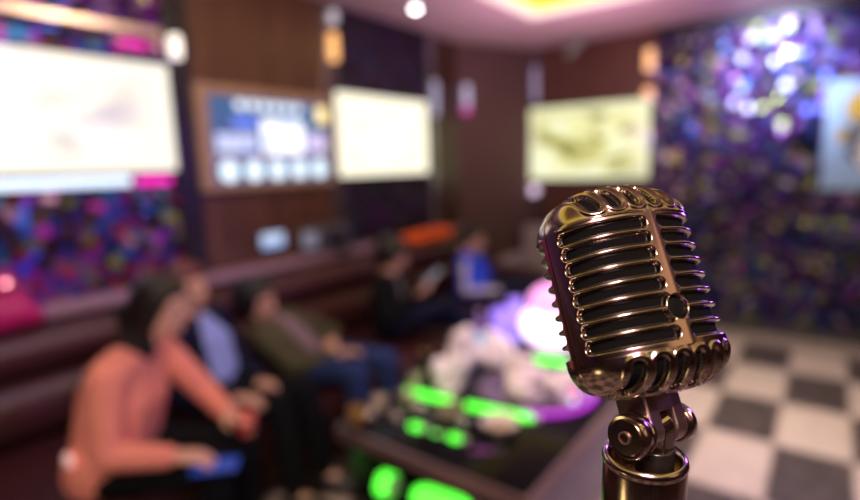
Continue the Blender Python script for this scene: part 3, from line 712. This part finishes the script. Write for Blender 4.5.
    if shirt:      # the open front of the jacket shows the shirt
        bm = bmesh.new(); c = pel.lerp(nk, .62); b = pel.lerp(nk, .12); w, dep, m_ = shirt
        fr = (f - tors * f.dot(tors)).normalized()
        hull(bm, [(nk - tors * .01 + fr * .045 * s, .036 * s), (c + fr * .075 * s + r * w * s, .042 * s), (c + fr * .075 * s - r * w * s, .042 * s), (b + fr * .070 * s + r * w * .8 * s, .045 * s), (b + fr * .070 * s - r * w * .8 * s, .045 * s)])
        link('shirt', remesh(bm, voxel, 3), m_)
    if turtleneck:
        bm = bmesh.new(); hull(bm, [(nk.lerp(hd, .42), .062 * s), (nk - tors * .03, .078 * s)]); link('collar', remesh(bm, voxel, 3), turtleneck)
    bm = bmesh.new()
    hull(bm, [(hipR, .098 * s), (hipL, .098 * s), (pel + tors * .03, .098 * s)])
    for sd in 'RL': leg(bm, sd, .008, w=.93)
    link('trousers', remesh(bm, voxel, 3), legs)
    for sd in 'RL':
        A, fd = feet[sd]; fl = V((0, 0, -.045 * s)); bm = bmesh.new()
        hull(bm, [(A + fl * .4, .046 * s), (A - fd * .045 * s + fl, .036 * s), (A + fd * .09 * s + fl * 1.02, .038 * s), (A + fd * .16 * s + fl * 1.2, .028 * s)])
        link('shoe', remesh(bm, voxel, 3), shoe)
    return root, grips, base

M_salmon = mat('salmon_wool', (.86, .31, .25), .8, bump=.15, scale=80, var=.08, spec=.2)
M_navy = mat('navy_cotton', (.010, .012, .034), .8, var=.2, spec=.15); M_blk = mat('black_cotton', (.006, .007, .010), .8, spec=.12)
M_shoe = mat('black_shoe', (.012, .011, .012), .35)
M_lblue = mat('light_blue_shirt', (.30, .40, .85), .7, var=.06); M_olive = mat('olive_cotton', (.075, .072, .042), .8, var=.2, spec=.15)
M_jean = mat('blue_denim', (.022, .040, .14), .8, var=.2, spec=.15); M_black_knit = mat('black_knit', (.008, .008, .010), .8)
M_blue = mat('royal_blue_nylon', (.02, .07, .95), .5, var=.05); M_white = mat('white_stripe', (.62, .60, .85), .5)

pA, gA, bA = person('woman in a salmon pink jacket with black hair, leaning forward on the sofa',
    dict(pelvis=(-2.05, .70, .50), neck=(-1.985, .80, .905), head=(-1.915, .895, 1.055),
         shR=(-1.875, .665, .865), shL=(-2.095, .945, .86), elR=(-1.835, .625, .620), wrR=(-1.715, .775, .588), handR=(-1.63, .865, .572),
         elL=(-1.975, 1.060, .650), wrL=(-1.84, 1.055, .605), handL=(-1.75, 1.08, .59),
         knR=(-1.70, .92, .490), knL=(-1.80, 1.09, .490), anR=(-1.74, .93, .095), anL=(-1.83, 1.10, .095)),
    (.78, .62, 0), mat('skin_fair', (.72, .42, .34), .5, var=.05), M_salmon, M_blk, M_shoe, 'bun', .0065, -.12, .98, turtleneck=M_black_knit, chest=.06)
# white hem button seen on the jacket back
bm = bmesh.new(); ico(bm, (0, 0, 0), (.028, .012, .024), sub=3); 
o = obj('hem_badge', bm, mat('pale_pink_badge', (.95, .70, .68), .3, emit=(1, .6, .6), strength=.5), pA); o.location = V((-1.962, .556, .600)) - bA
t_ = gA['R']; p = t_[0]
def phone(label, loc, rot, case, scr):
    t = thing('phone', label, 'phone', loc, rot)
    obj('phone_case', rbox((-.037, -.075, -.005), (.037, .075, .004), .004, 3), case, t)
    obj('phone_screen', B((-.033, -.069, .0035), (.033, .069, .0048)), scr, t, smooth=False)
    return t
pr = gA['R']; q = V(pr[0]) + pr[1] * .055 
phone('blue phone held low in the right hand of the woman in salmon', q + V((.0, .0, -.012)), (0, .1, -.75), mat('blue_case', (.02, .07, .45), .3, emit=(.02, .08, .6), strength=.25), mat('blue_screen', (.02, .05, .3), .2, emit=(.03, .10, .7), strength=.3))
pl = gA['L']; q = V(pl[0]) + pl[1] * .02
t = thing('cup', 'red paper cup held in the left hand of the woman in salmon', 'cup', q + V((0, 0, -.035)), (.2, .3, 0))
obj('cup_wall', L([(0, 0), (.026, 0), (.036, .080), (.034, .080), (.025, .003), (0, .003)], 28), mat('red_paper', (.80, .05, .05), .5), t)
obj('rim', L([(.034, .079), (.037, .078), (.0375, .083), (.034, .083)], 28), mat('pink_rim', (.9, .35, .40), .4), t)

pB, gB, bB = person('person in an open navy jacket over a light blue shirt leaning back',
    dict(pelvis=(-2.30, 1.27, .50), neck=(-2.41, 1.26, .845), head=(-2.375, 1.235, 1.005),
         shR=(-2.325, 1.09, .805), shL=(-2.49, 1.43, .800), elR=(-2.23, 1.06, .56), wrR=(-2.03, 1.20, .55), elL=(-2.31, 1.45, .560), wrL=(-2.12, 1.42, .545),
         knR=(-1.91, 1.36, .490), knL=(-1.92, 1.52, .490), anR=(-1.80, 1.33, .095), anL=(-1.82, 1.52, .095)),
    (.90, .44, 0), M_skin, M_navy, M_blk, M_shoe, 'short', .008, -.05, 1.0, hair_m=mat('dark_hair_red_light', (.10, .02, .018), .4), shirt=(.072, 0, M_lblue))  # pinkish red light on the hair is put into its colour

pC, gC, bC = person('person in an olive jacket and blue jeans slumped low on the sofa',
    dict(pelvis=(-2.22, 1.80, .49), neck=(-2.40, 1.68, .725), head=(-2.365, 1.605, .855),
         shR=(-2.32, 1.57, .685), shL=(-2.47, 1.86, .690), elR=(-2.13, 1.63, .53), wrR=(-2.02, 1.80, .56), elL=(-2.36, 2.11, .545), wrL=(-2.19, 1.94, .575),
         knR=(-1.86, 1.80, .500), knL=(-1.85, 2.02, .500), anR=(-1.83, 1.78, .095), anL=(-1.83, 2.02, .095)),
    (.85, .25, 0), M_skin, M_olive, M_jean, M_shoe, 'full', .008, -.10, 1.0, shirt=(.028, 0, mat('mauve_scarf_cloth', (.24, .17, .22), .8, spec=.1)), roll=.15)

pD, gD, bD = person('person in a black jacket with crossed navy legs looking down at a phone',
    dict(pelvis=(-2.30, 2.56, .50), neck=(-2.38, 2.64, .800), head=(-2.325, 2.665, .935),
         shR=(-2.29, 2.475, .765), shL=(-2.45, 2.80, .765), elR=(-2.17, 2.40, .58), wrR=(-2.10, 2.585, .700), elL=(-2.30, 2.86, .57), wrL=(-2.14, 2.69, .695), handR=(-2.06, 2.66, .735), handL=(-2.08, 2.70, .735),
         palmR=(.0, .3, 1), palmL=(0, -.3, 1),
         knR=(-1.93, 2.74, .640), knL=(-1.90, 2.92, .510), anR=(-1.84, 2.87, .300), anL=(-1.84, 2.93, .095)),
    (.86, .45, 0), M_skin, M_blk, M_navy, M_shoe, 'full', .009, -.42, .98, shirt=(.03, 0, mat('grey_shirt', (.16, .14, .18), .8)))
q = (V(gD['R'][0]) + V(gD['L'][0])) / 2
phone('pale grey phone held in both hands by the person in black', q + V((.035, .03, .055)), (.75, .25, -.95), mat('pale_grey_case', (.45, .48, .58), .3), mat('lit_phone_screen', (.1, .1, .12), .2, emit=(.55, .65, .85), strength=.35))

pE, gE, bE = person('person in a bright blue jacket with a white sleeve stripe',
    dict(pelvis=(-2.32, 3.70, .52), neck=(-2.43, 3.715, .775), head=(-2.385, 3.745, .905),
         shR=(-2.335, 3.54, .745), shL=(-2.52, 3.87, .735), elR=(-2.315, 3.49, .520), wrR=(-2.09, 3.69, .515), elL=(-2.40, 3.98, .54), wrL=(-2.17, 3.88, .525),
         knR=(-1.90, 3.85, .500), knL=(-1.885, 4.03, .500), anR=(-1.83, 3.87, .095), anL=(-1.825, 4.05, .095)),
    (.86, .45, 0), M_skin, M_blue, M_navy, M_shoe, 'short', .009, -.15, 1.06, chest=.06)
# white stripe down the outside of the near sleeve
def stripe(a, b, c, off, w):
    a, b, c = V(a), V(b), V(c); o_ = V(off); bm = bmesh.new()
    tube(bm, [a + o_, a.lerp(b, .5) + o_ * 1.05, b + o_ * 1.05, b.lerp(c, .1) + o_, b.lerp(c, .5) + o_, b.lerp(c, .95) + o_ * .9], w, 12)
    return bm
bm = stripe((-2.335, 3.54, .755), (-2.315, 3.49, .520), (-2.09, 3.69, .515), (.038, -.048, .008), .028)
me = bpy.data.meshes.new('stripe'); bm.to_mesh(me); bm.free(); me.transform(Matrix.Translation(-bE)); obj('sleeve_stripe', me, M_white, pE)

# ------------------------------------------------------------------ the microphone
MO = V((-.0820, .2800, 1.4660)); MYAW, MTAU = 4.1183, .4694
MM = Matrix.Translation(MO) @ Matrix.Rotation(MYAW, 4, 'Z') @ Matrix.Rotation(MTAU, 4, 'X')
def chrome(name, c, rough, bump=0.0):
    m = mat(name, c, rough, 1.0, var=.04, scale=60); return m
M_chrome = chrome('aged_bronze_chrome', (.46, .36, .31), .18)
M_chrome2 = chrome('satin_bronze_chrome', (.58, .44, .41), .36)
M_grille = mat('black_foam_grille', (.006, .0055, .006), .9, bump=.2, scale=900, spec=.05)
mic = thing('microphone', 'vintage chrome microphone head with ribbed slots tilted back on its stand', 'microphone', MO)
mic.matrix_world = MM

A_, BF, EXP, PIT = .0409, .0322, 2.31, .0078
NT, ZT, ZB = 760, .0325, -.0335
def plan_np(th):
    s, c = np.sin(th), np.cos(th)
    return A_ * np.sign(s) * np.abs(s) ** (2 / EXP), BF * np.sign(c) * np.abs(c) ** (2 / EXP)
# angles chosen for even arc length
tt = np.linspace(-PI, PI, 20001); px_, py_ = plan_np(tt); arc = np.concatenate([[0], np.cumsum(np.hypot(np.diff(px_), np.diff(py_)))])
TH = np.interp(np.linspace(0, arc[-1], NT, endpoint=False), arc, tt)
def arclen(th): return np.interp(th, tt, arc) - np.interp(0.0, tt, arc)
# profile: (scale of the plan, height)
HT, HB = .0240, .0215
prof = []
for i in range(96):
    a = PI / 2 * (1 - (i + .6) / 96); prof.append((math.cos(a) ** (2 / 2.05), ZT + HT * math.sin(a) ** (2 / 2.05), 1))
for i in range(250): prof.append((1.0, ZT + (ZB - ZT) * i / 249, 0))
for i in range(96):
    a = PI / 2 * (i + .4) / 96; prof.append((math.cos(a) ** (2 / 2.3), ZB - HB * math.sin(a) ** (2 / 2.3), -1))
K = np.array([p[0] for p in prof]); Z = np.array([p[1] for p in prof]); SIDE = np.array([p[2] for p in prof])
# distance travelled over the shoulder, measured along the front profile
ds = np.concatenate([[0], np.cumsum(np.hypot(np.diff(K) * BF, np.diff(Z)))])
i0 = int(np.argmin(np.abs(Z - ZT) + (SIDE != 0) * 1)); i1 = len(Z) - 96
TTOP = np.where(SIDE == 1, ds[96] - ds, 0) ; TBOT = np.where(SIDE == -1, ds - ds[i1], 0)
X0, Y0 = plan_np(TH); S0 = arclen(TH); HALF = arclen(np.array([PI]))[0]
XX = K[:, None] * X0[None, :]; YY = K[:, None] * Y0[None, :]; ZZ = np.repeat(Z[:, None], NT, 1)
def rbox_sd(u, v, cu, cv, hu, hv, r):
    a = np.abs(u - cu) - (hu - r); b = np.abs(v - cv) - (hv - r)
    return np.hypot(np.maximum(a, 0), np.maximum(b, 0)) + np.minimum(np.maximum(a, b), 0) - r
U = np.repeat(S0[None, :], len(Z), 0); AU = np.abs(U)
SD = np.full(XX.shape, 1.0)
uR, uL = arclen(np.array([.058]))[0], arclen(np.array([1.345]))[0]; uLb = arclen(np.array([1.46]))[0]
for r_ in range(8):
    zc = (3.5 - r_) * PIT
    SD = np.minimum(SD, rbox_sd(AU, ZZ, (uR + uL) / 2, zc, (uL - uR) / 2, .0030, .0028))
    SD = np.minimum(SD, rbox_sd(HALF - AU, ZZ, (uR + uLb) / 2, zc, (uLb - uR) / 2, .0030, .0026))
circ = np.where(Y0[None, :] > 0, np.hypot(U, ZZ + .0157) - .0055, 1.0)
SD = np.maximum(SD, -(circ - .0010))
SD = np.minimum(SD, circ)
VT = np.where(SIDE == 1, TTOP, ZT - Z)[:, None] * np.where(SIDE == 1, 1, -0.0)[:, None] + np.where(SIDE == 1, 0, -1)[:, None] * np.maximum(ZT - Z, 0)[:, None]
VB = np.where(SIDE == -1, TBOT, 0)[:, None] - np.where(SIDE == -1, 0, 1)[:, None] * np.maximum(Z - ZB, 0)[:, None]
for xi in (-.0258, -.0155, -.0052, .0052, .0155, .0258):
    SD = np.minimum(SD, rbox_sd(XX, np.repeat(VT, NT, 1), xi, .0140, .0029, .0095, .0028))
    SD = np.minimum(SD, rbox_sd(XX, np.repeat(VB, NT, 1), xi, .0135, .0029, .0105, .0028))
RR = .0009
d = np.clip(SD, 0, RR)
OFF = -(RR - np.sqrt(np.maximum(RR ** 2 - (RR - d) ** 2, 0)))
OFF = np.where(SD < 0, -RR - np.minimum(-SD * 6, .0020), OFF)
# raised nose rib on the front and back, raised lip round the shoulder slots, fine side seam
OFF += .0003 * np.exp(-(U / .0030) ** 2) * (SIDE == 0)[:, None] * np.clip(SD / RR, 0, 1)
OFF += .0007 * np.exp(-((SD - .0022) / .0009) ** 2) * (SIDE != 0)[:, None]
OFF -= .0004 * np.exp(-((np.abs(AU - HALF / 2)) / .0004) ** 2)
# outward normals of the plain body
dU = np.roll(np.stack([XX, YY, ZZ], -1), -1, 1) - np.roll(np.stack([XX, YY, ZZ], -1), 1, 1)
PV = np.stack([XX, YY, ZZ], -1); dV = np.gradient(PV, axis=0)
Nn = np.cross(dV, dU); Nn /= np.linalg.norm(Nn, axis=-1, keepdims=True) + 1e-12
flip = np.sign((Nn * np.stack([XX, YY, ZZ * .3], -1)).sum(-1)).mean(); Nn *= (1 if flip >= 0 else -1)
PS = PV + Nn * OFF[..., None]
def grid_mesh(name, P, keep=None, cap=True):
    m, n = P.shape[:2]; vs = P.reshape(-1, 3)
    ii, jj = np.meshgrid(np.arange(m - 1), np.arange(n), indexing='ij'); j2 = (jj + 1) % n
    F = np.stack([ii * n + jj, ii * n + j2, (ii + 1) * n + j2, (ii + 1) * n + jj], -1).reshape(-1, 4)
    if keep is not None:
        kq = keep[:-1] | keep[1:]; kq = kq | np.roll(kq, -1, 1); F = F[kq.reshape(-1)]
    fl = F.tolist()
    if cap: fl += [list(range(n))[::-1], list(range((m - 1) * n, m * n))]
    me = bpy.data.meshes.new(name); me.from_pydata(vs.tolist(), [], fl); me.update()
    bm = bmesh.new(); bm.from_mesh(me)
    loose = [v for v in bm.verts if not v.link_faces]; bmesh.ops.delete(bm, geom=loose, context='VERTS')
    bmesh.ops.recalc_face_normals(bm, faces=bm.faces[:]); bm.to_mesh(me); bm.free()
    return me
KEEP = SD > -.0009
hs = obj('head_shell', grid_mesh('head_shell', PS, KEEP), M_chrome, mic)
hs.data.materials.append(mat('dark_slot_wall', (.030, .024, .022), .35, .6))
kq = KEEP[:-1] | KEEP[1:]; kq = kq | np.roll(kq, -1, 1)
sdq = (SD[:-1] + SD[1:]) / 2; sdq = (sdq + np.roll(sdq, -1, 1)) / 2
wall = (sdq < -.00022).reshape(-1)[kq.reshape(-1)]
for i_ in np.nonzero(wall)[0]: hs.data.polygons[int(i_)].material_index = 1
sub = (slice(None, None, 6), slice(None, None, 6))
obj('inner_grille', grid_mesh('inner_grille', (PV - Nn * .0032)[sub]), M_grille, mic)
# blank dark badge in the round window of the rib
bw = V((0, BF - .0022, -.0157))
obj('badge', L([(0, .0), (.0046, .0), (.0052, -.0006), (.0052, -.002), (0, -.002)], 40, axis_matrix(bw, (0, 1, 0))), mat('black_badge', (.005, .005, .006), .7, spec=.1), mic)
# tilting bracket under the head
PW = V((-.0648 + .0026, .2672 + .0020, 1.3985)); pl_ = MM.inverted() @ PW
RB = Matrix.Translation(pl_) @ Matrix.Rotation(math.radians(20), 4, 'Z') @ Matrix.Translation(-pl_)
bm = bmesh.new()
def fork(x0, x1):
    prof2 = []
    zt = -.0490; R_ = .0085
    pts = [(pl_.y - R_, zt), (pl_.y - R_, pl_.z)] + [(pl_.y - R_ * math.cos(a), pl_.z - R_ * math.sin(a)) for a in np.linspace(0, PI, 14)[1:-1]] + [(pl_.y + R_, pl_.z), (pl_.y + R_, zt)]
    a = [bm.verts.new((x0, p[0], p[1])) for p in pts]; b = [bm.verts.new((x1, p[0], p[1])) for p in pts]; n_ = len(pts)
    bm.faces.new(a); bm.faces.new(b[::-1])
    for i in range(n_): bm.faces.new((a[i], b[i], b[(i + 1) % n_], a[(i + 1) % n_]))
fork(pl_.x - .0165, pl_.x - .0062); fork(pl_.x + .0062, pl_.x + .0165)
box(bm, (pl_.x - .0165, pl_.y - .0085, pl_.z + .0080), (pl_.x + .0165, pl_.y + .0085, -.0490))
bm.transform(RB)
obj('bracket', bm, M_chrome2, mic, smooth=False, bevel=.0012)
def knob(sgn, r, x0, x1):
    Mk = RB @ axis_matrix((pl_.x + sgn * x0, pl_.y, pl_.z), (sgn, 0, 0)); l = x1 - x0
    k = obj('pivot_knob', L([(0, 0), (r * .9, 0), (r, .0010), (r, l * .30), (r * .97, l * .33), (r * .97, l * .38), (r, l * .41), (r, l - .0014), (r * .92, l), (r * .80, l - .0003), (r * .76, l + .0006), (0, l + .0009)], 48, Mk), M_chrome, mic)
    obj('screw_slot', L([(.0022, 0), (.0030, .0003), (.0030, .0012), (.0022, .0012)], 24, RB @ axis_matrix((pl_.x + sgn * (x1 + .0005), pl_.y, pl_.z), (sgn, 0, 0))), M_chrome2, k)
knob(1, .0108, .0165, .0275); knob(-1, .0100, .0165, .0245)
obj('pivot_pin', L([(0, -.0148), (.0040, -.0148), (.0040, .0148), (0, .0148)], 24, RB @ axis_matrix((pl_.x, pl_.y, pl_.z), (1, 0, 0))), M_chrome2, mic)
# upright tongue and post below the pivot (world-upright, so turned back from the head's tilt)
up_l = (MM.to_3x3().inverted() @ V((0, 0, 1))); MP = Matrix.Translation(pl_) @ Matrix.Rotation(-MTAU, 4, 'X') @ Matrix.Rotation(math.radians(20), 4, 'Z')
bm = bmesh.new()
pts = [(-.0075, -.012), (-.0075, 0)] + [(-.0075 * math.cos(a), .0075 * math.sin(a)) for a in np.linspace(0, PI, 16)[1:-1]] + [(.0075, 0), (.0075, -.012)]
a = [bm.verts.new(MP @ V((-.0054, p[0], p[1]))) for p in pts]; b = [bm.verts.new(MP @ V((.0054, p[0], p[1]))) for p in pts]; n_ = len(pts)
bm.faces.new(a); bm.faces.new(b[::-1])
for i in range(n_): bm.faces.new((a[i], b[i], b[(i + 1) % n_], a[(i + 1) % n_]))
tg = obj('tongue', bm, M_chrome, mic, smooth=False, bevel=.0008)
obj('post', L([(0, -.0095), (.0088, -.0098), (.0094, -.0105), (.0094, -.0242), (0, -.0242)], 40, MP), mat('dark_post', (.10, .08, .08), .28, .9), mic)

# ------------------------------------------------------------------ microphone stand
SX, SYY = PW.x - .0043, PW.y - .0033
RZ = 1.3850
st = thing('microphone_stand', 'round polished bronze-chrome stand tube holding up the microphone', 'stand', (SX, SYY, 0))
obj('rim', L([(.0168, RZ - .014), (.0170, RZ - .004), (.0182, RZ - .0006), (.0192, RZ), (.0202, RZ - .0006), (.0210, RZ - .0020), (.0211, RZ - .0032), (.0206, RZ - .0042), (.0205, RZ - .0052)], 72), M_chrome, st)
obj('collar_seat', L([(0, RZ - .0136), (.0167, RZ - .0136), (.0167, RZ - .0115), (.0100, RZ - .0108), (0, RZ - .0108)], 48), mat('golden_collar', (.75, .50, .36), .22, 1.0), st)
obj('upper_tube', L([(.0, RZ - .0140), (.0172, RZ - .0140), (.0204, RZ - .0050), (.0206, RZ - .0060), (.0206, RZ - .075), (.0196, RZ - .079), (0, RZ - .079)], 72), M_chrome, st)
obj('lower_tube', L([(0, .02), (.0125, .02), (.0125, RZ - .0785), (0, RZ - .0785)], 48), M_chrome2, st)
obj('clutch', L([(.0125, .70), (.019, .70), (.020, .703), (.020, .79), (.019, .793), (.0125, .793)], 40), M_black, st)
obj('base', L([(0, 0), (.145, 0), (.150, .004), (.148, .012), (.10, .022), (.03, .032), (.016, .05), (0, .05)], 64), M_black, st)

# ------------------------------------------------------------------ light
w = bpy.data.worlds.new('room_dark'); sc.world = w; w.use_nodes = True
w.node_tree.nodes['Background'].inputs[0].default_value = (.10, .07, .12, 1); w.node_tree.nodes['Background'].inputs[1].default_value = .05

def area(name, loc, target, size, power, col, shape='DISK', size_y=None):
    l = bpy.data.lights.new(name, 'AREA'); l.energy = power; l.color = col; l.size = size; l.shape = shape
    if size_y: l.shape = 'RECTANGLE'; l.size_y = size_y
    o = bpy.data.objects.new(name, l); C.objects.link(o); o.location = loc
    o.rotation_euler = (V(target) - V(loc)).to_track_quat('-Z', 'Y').to_euler(); return o
def spot(name, loc, target, power, col, angle=50, blend=.6, size=.05):
    l = bpy.data.lights.new(name, 'SPOT'); l.energy = power; l.color = col; l.spot_size = math.radians(angle); l.spot_blend = blend; l.shadow_soft_size = size
    o = bpy.data.objects.new(name, l); C.objects.link(o); o.location = loc
    o.rotation_euler = (V(target) - V(loc)).to_track_quat('-Z', 'Y').to_euler(); return o
area('ceiling_key', (.3, -.6, 2.62), (-1.9, 1.0, .8), .5, 38, (1, .80, .68))
area('ceiling_warm', (-.4, 2.7, 2.66), (-.2, 3.4, 0), .6, 26, (1, .84, .74)).data.spread = math.radians(95)
spot('table_spot', (-1.3, 1.9, 2.66), (-1.3, 2.15, .45), 60, (1, .80, .90), 42)
spot('mosaic_spot_white', (-.40, 4.15, 2.62), (-.50, 5.3, 2.22), 230, (.70, .80, 1), 70, 1, .06)
spot('mosaic_spot_violet', (-.6, 3.9, 2.62), (-.5, 5.3, 2.25), 60, (.38, .28, 1), 90, 1, .08)
spot('mosaic_spot_blue', (-1.7, .9, 2.60), (-2.98, .95, 1.15), 40, (.55, .45, 1), 75, .8, .08)
spot('mosaic_spot_top', (-2.0, .6, 2.0), (-2.98, .9, 2.5), 10, (.75, .65, 1), 80, .8, .06)
area('ceiling_wash_pink', (-1.4, 3.6, 1.9), (-1.6, 4.2, 2.7), .5, 16, (1, .55, .75))
# unseen violet and pink lamps added to tint the microphone's chrome
area('mic_violet_rim', (.72, 3.1, 1.75), (-.06, .28, 1.44), .45, 22, (.36, .10, 1))
area('mic_pink_tint', (.55, -.95, 2.62), (-.07, .27, 1.45), .8, 5, (1, .22, .62))
area('mic_tan_tint', (1.9, .55, 2.45), (-.07, .27, 1.45), 1.1, 2.8, (1, .58, .30))  # unseen, added so the head's rib mirrors a warm tan
area('left_wall_wash', (-1.3, 1.6, 2.62), (-2.98, 2.2, 2.0), .4, 16, (1, .70, .48))  # added to brighten the wood panels, no fixture in view
spot('painting_spot', (.3, 4.3, 2.6), (.2, 5.3, 1.7), 28, (.95, 1, 1), 40)  # unseen spot added to light up the canvas

area('stand_streak_light', (-.80, -.68, .73), (-.07, .27, 1.37), .25, .7, (1, .78, .35))  # unseen, added to lay a yellow streak down the stand tube

# ------------------------------------------------------------------ camera
cam = bpy.data.cameras.new('camera'); co = bpy.data.objects.new('camera', cam); C.objects.link(co); sc.camera = co
cam.sensor_fit = 'HORIZONTAL'; cam.sensor_width = 36; cam.lens = 527 / 860 * 36; cam.clip_start = .01
co.matrix_world = Matrix.Translation((0, 0, 1.535)) @ (Matrix.Rotation(.64946, 4, 'Z') @ Matrix.Rotation(PI / 2 - .15951, 4, 'X') @ Matrix.Rotation(-.029932, 4, 'Z'))
cam.dof.use_dof = True; cam.dof.focus_distance = .265; cam.dof.aperture_fstop = cam.lens / 10.0; cam.dof.aperture_blades = 0
sc.view_settings.view_transform = 'Standard'; sc.view_settings.look = 'None'; sc.view_settings.exposure = 0; sc.view_settings.gamma = 1
sc.cycles.use_denoising = True
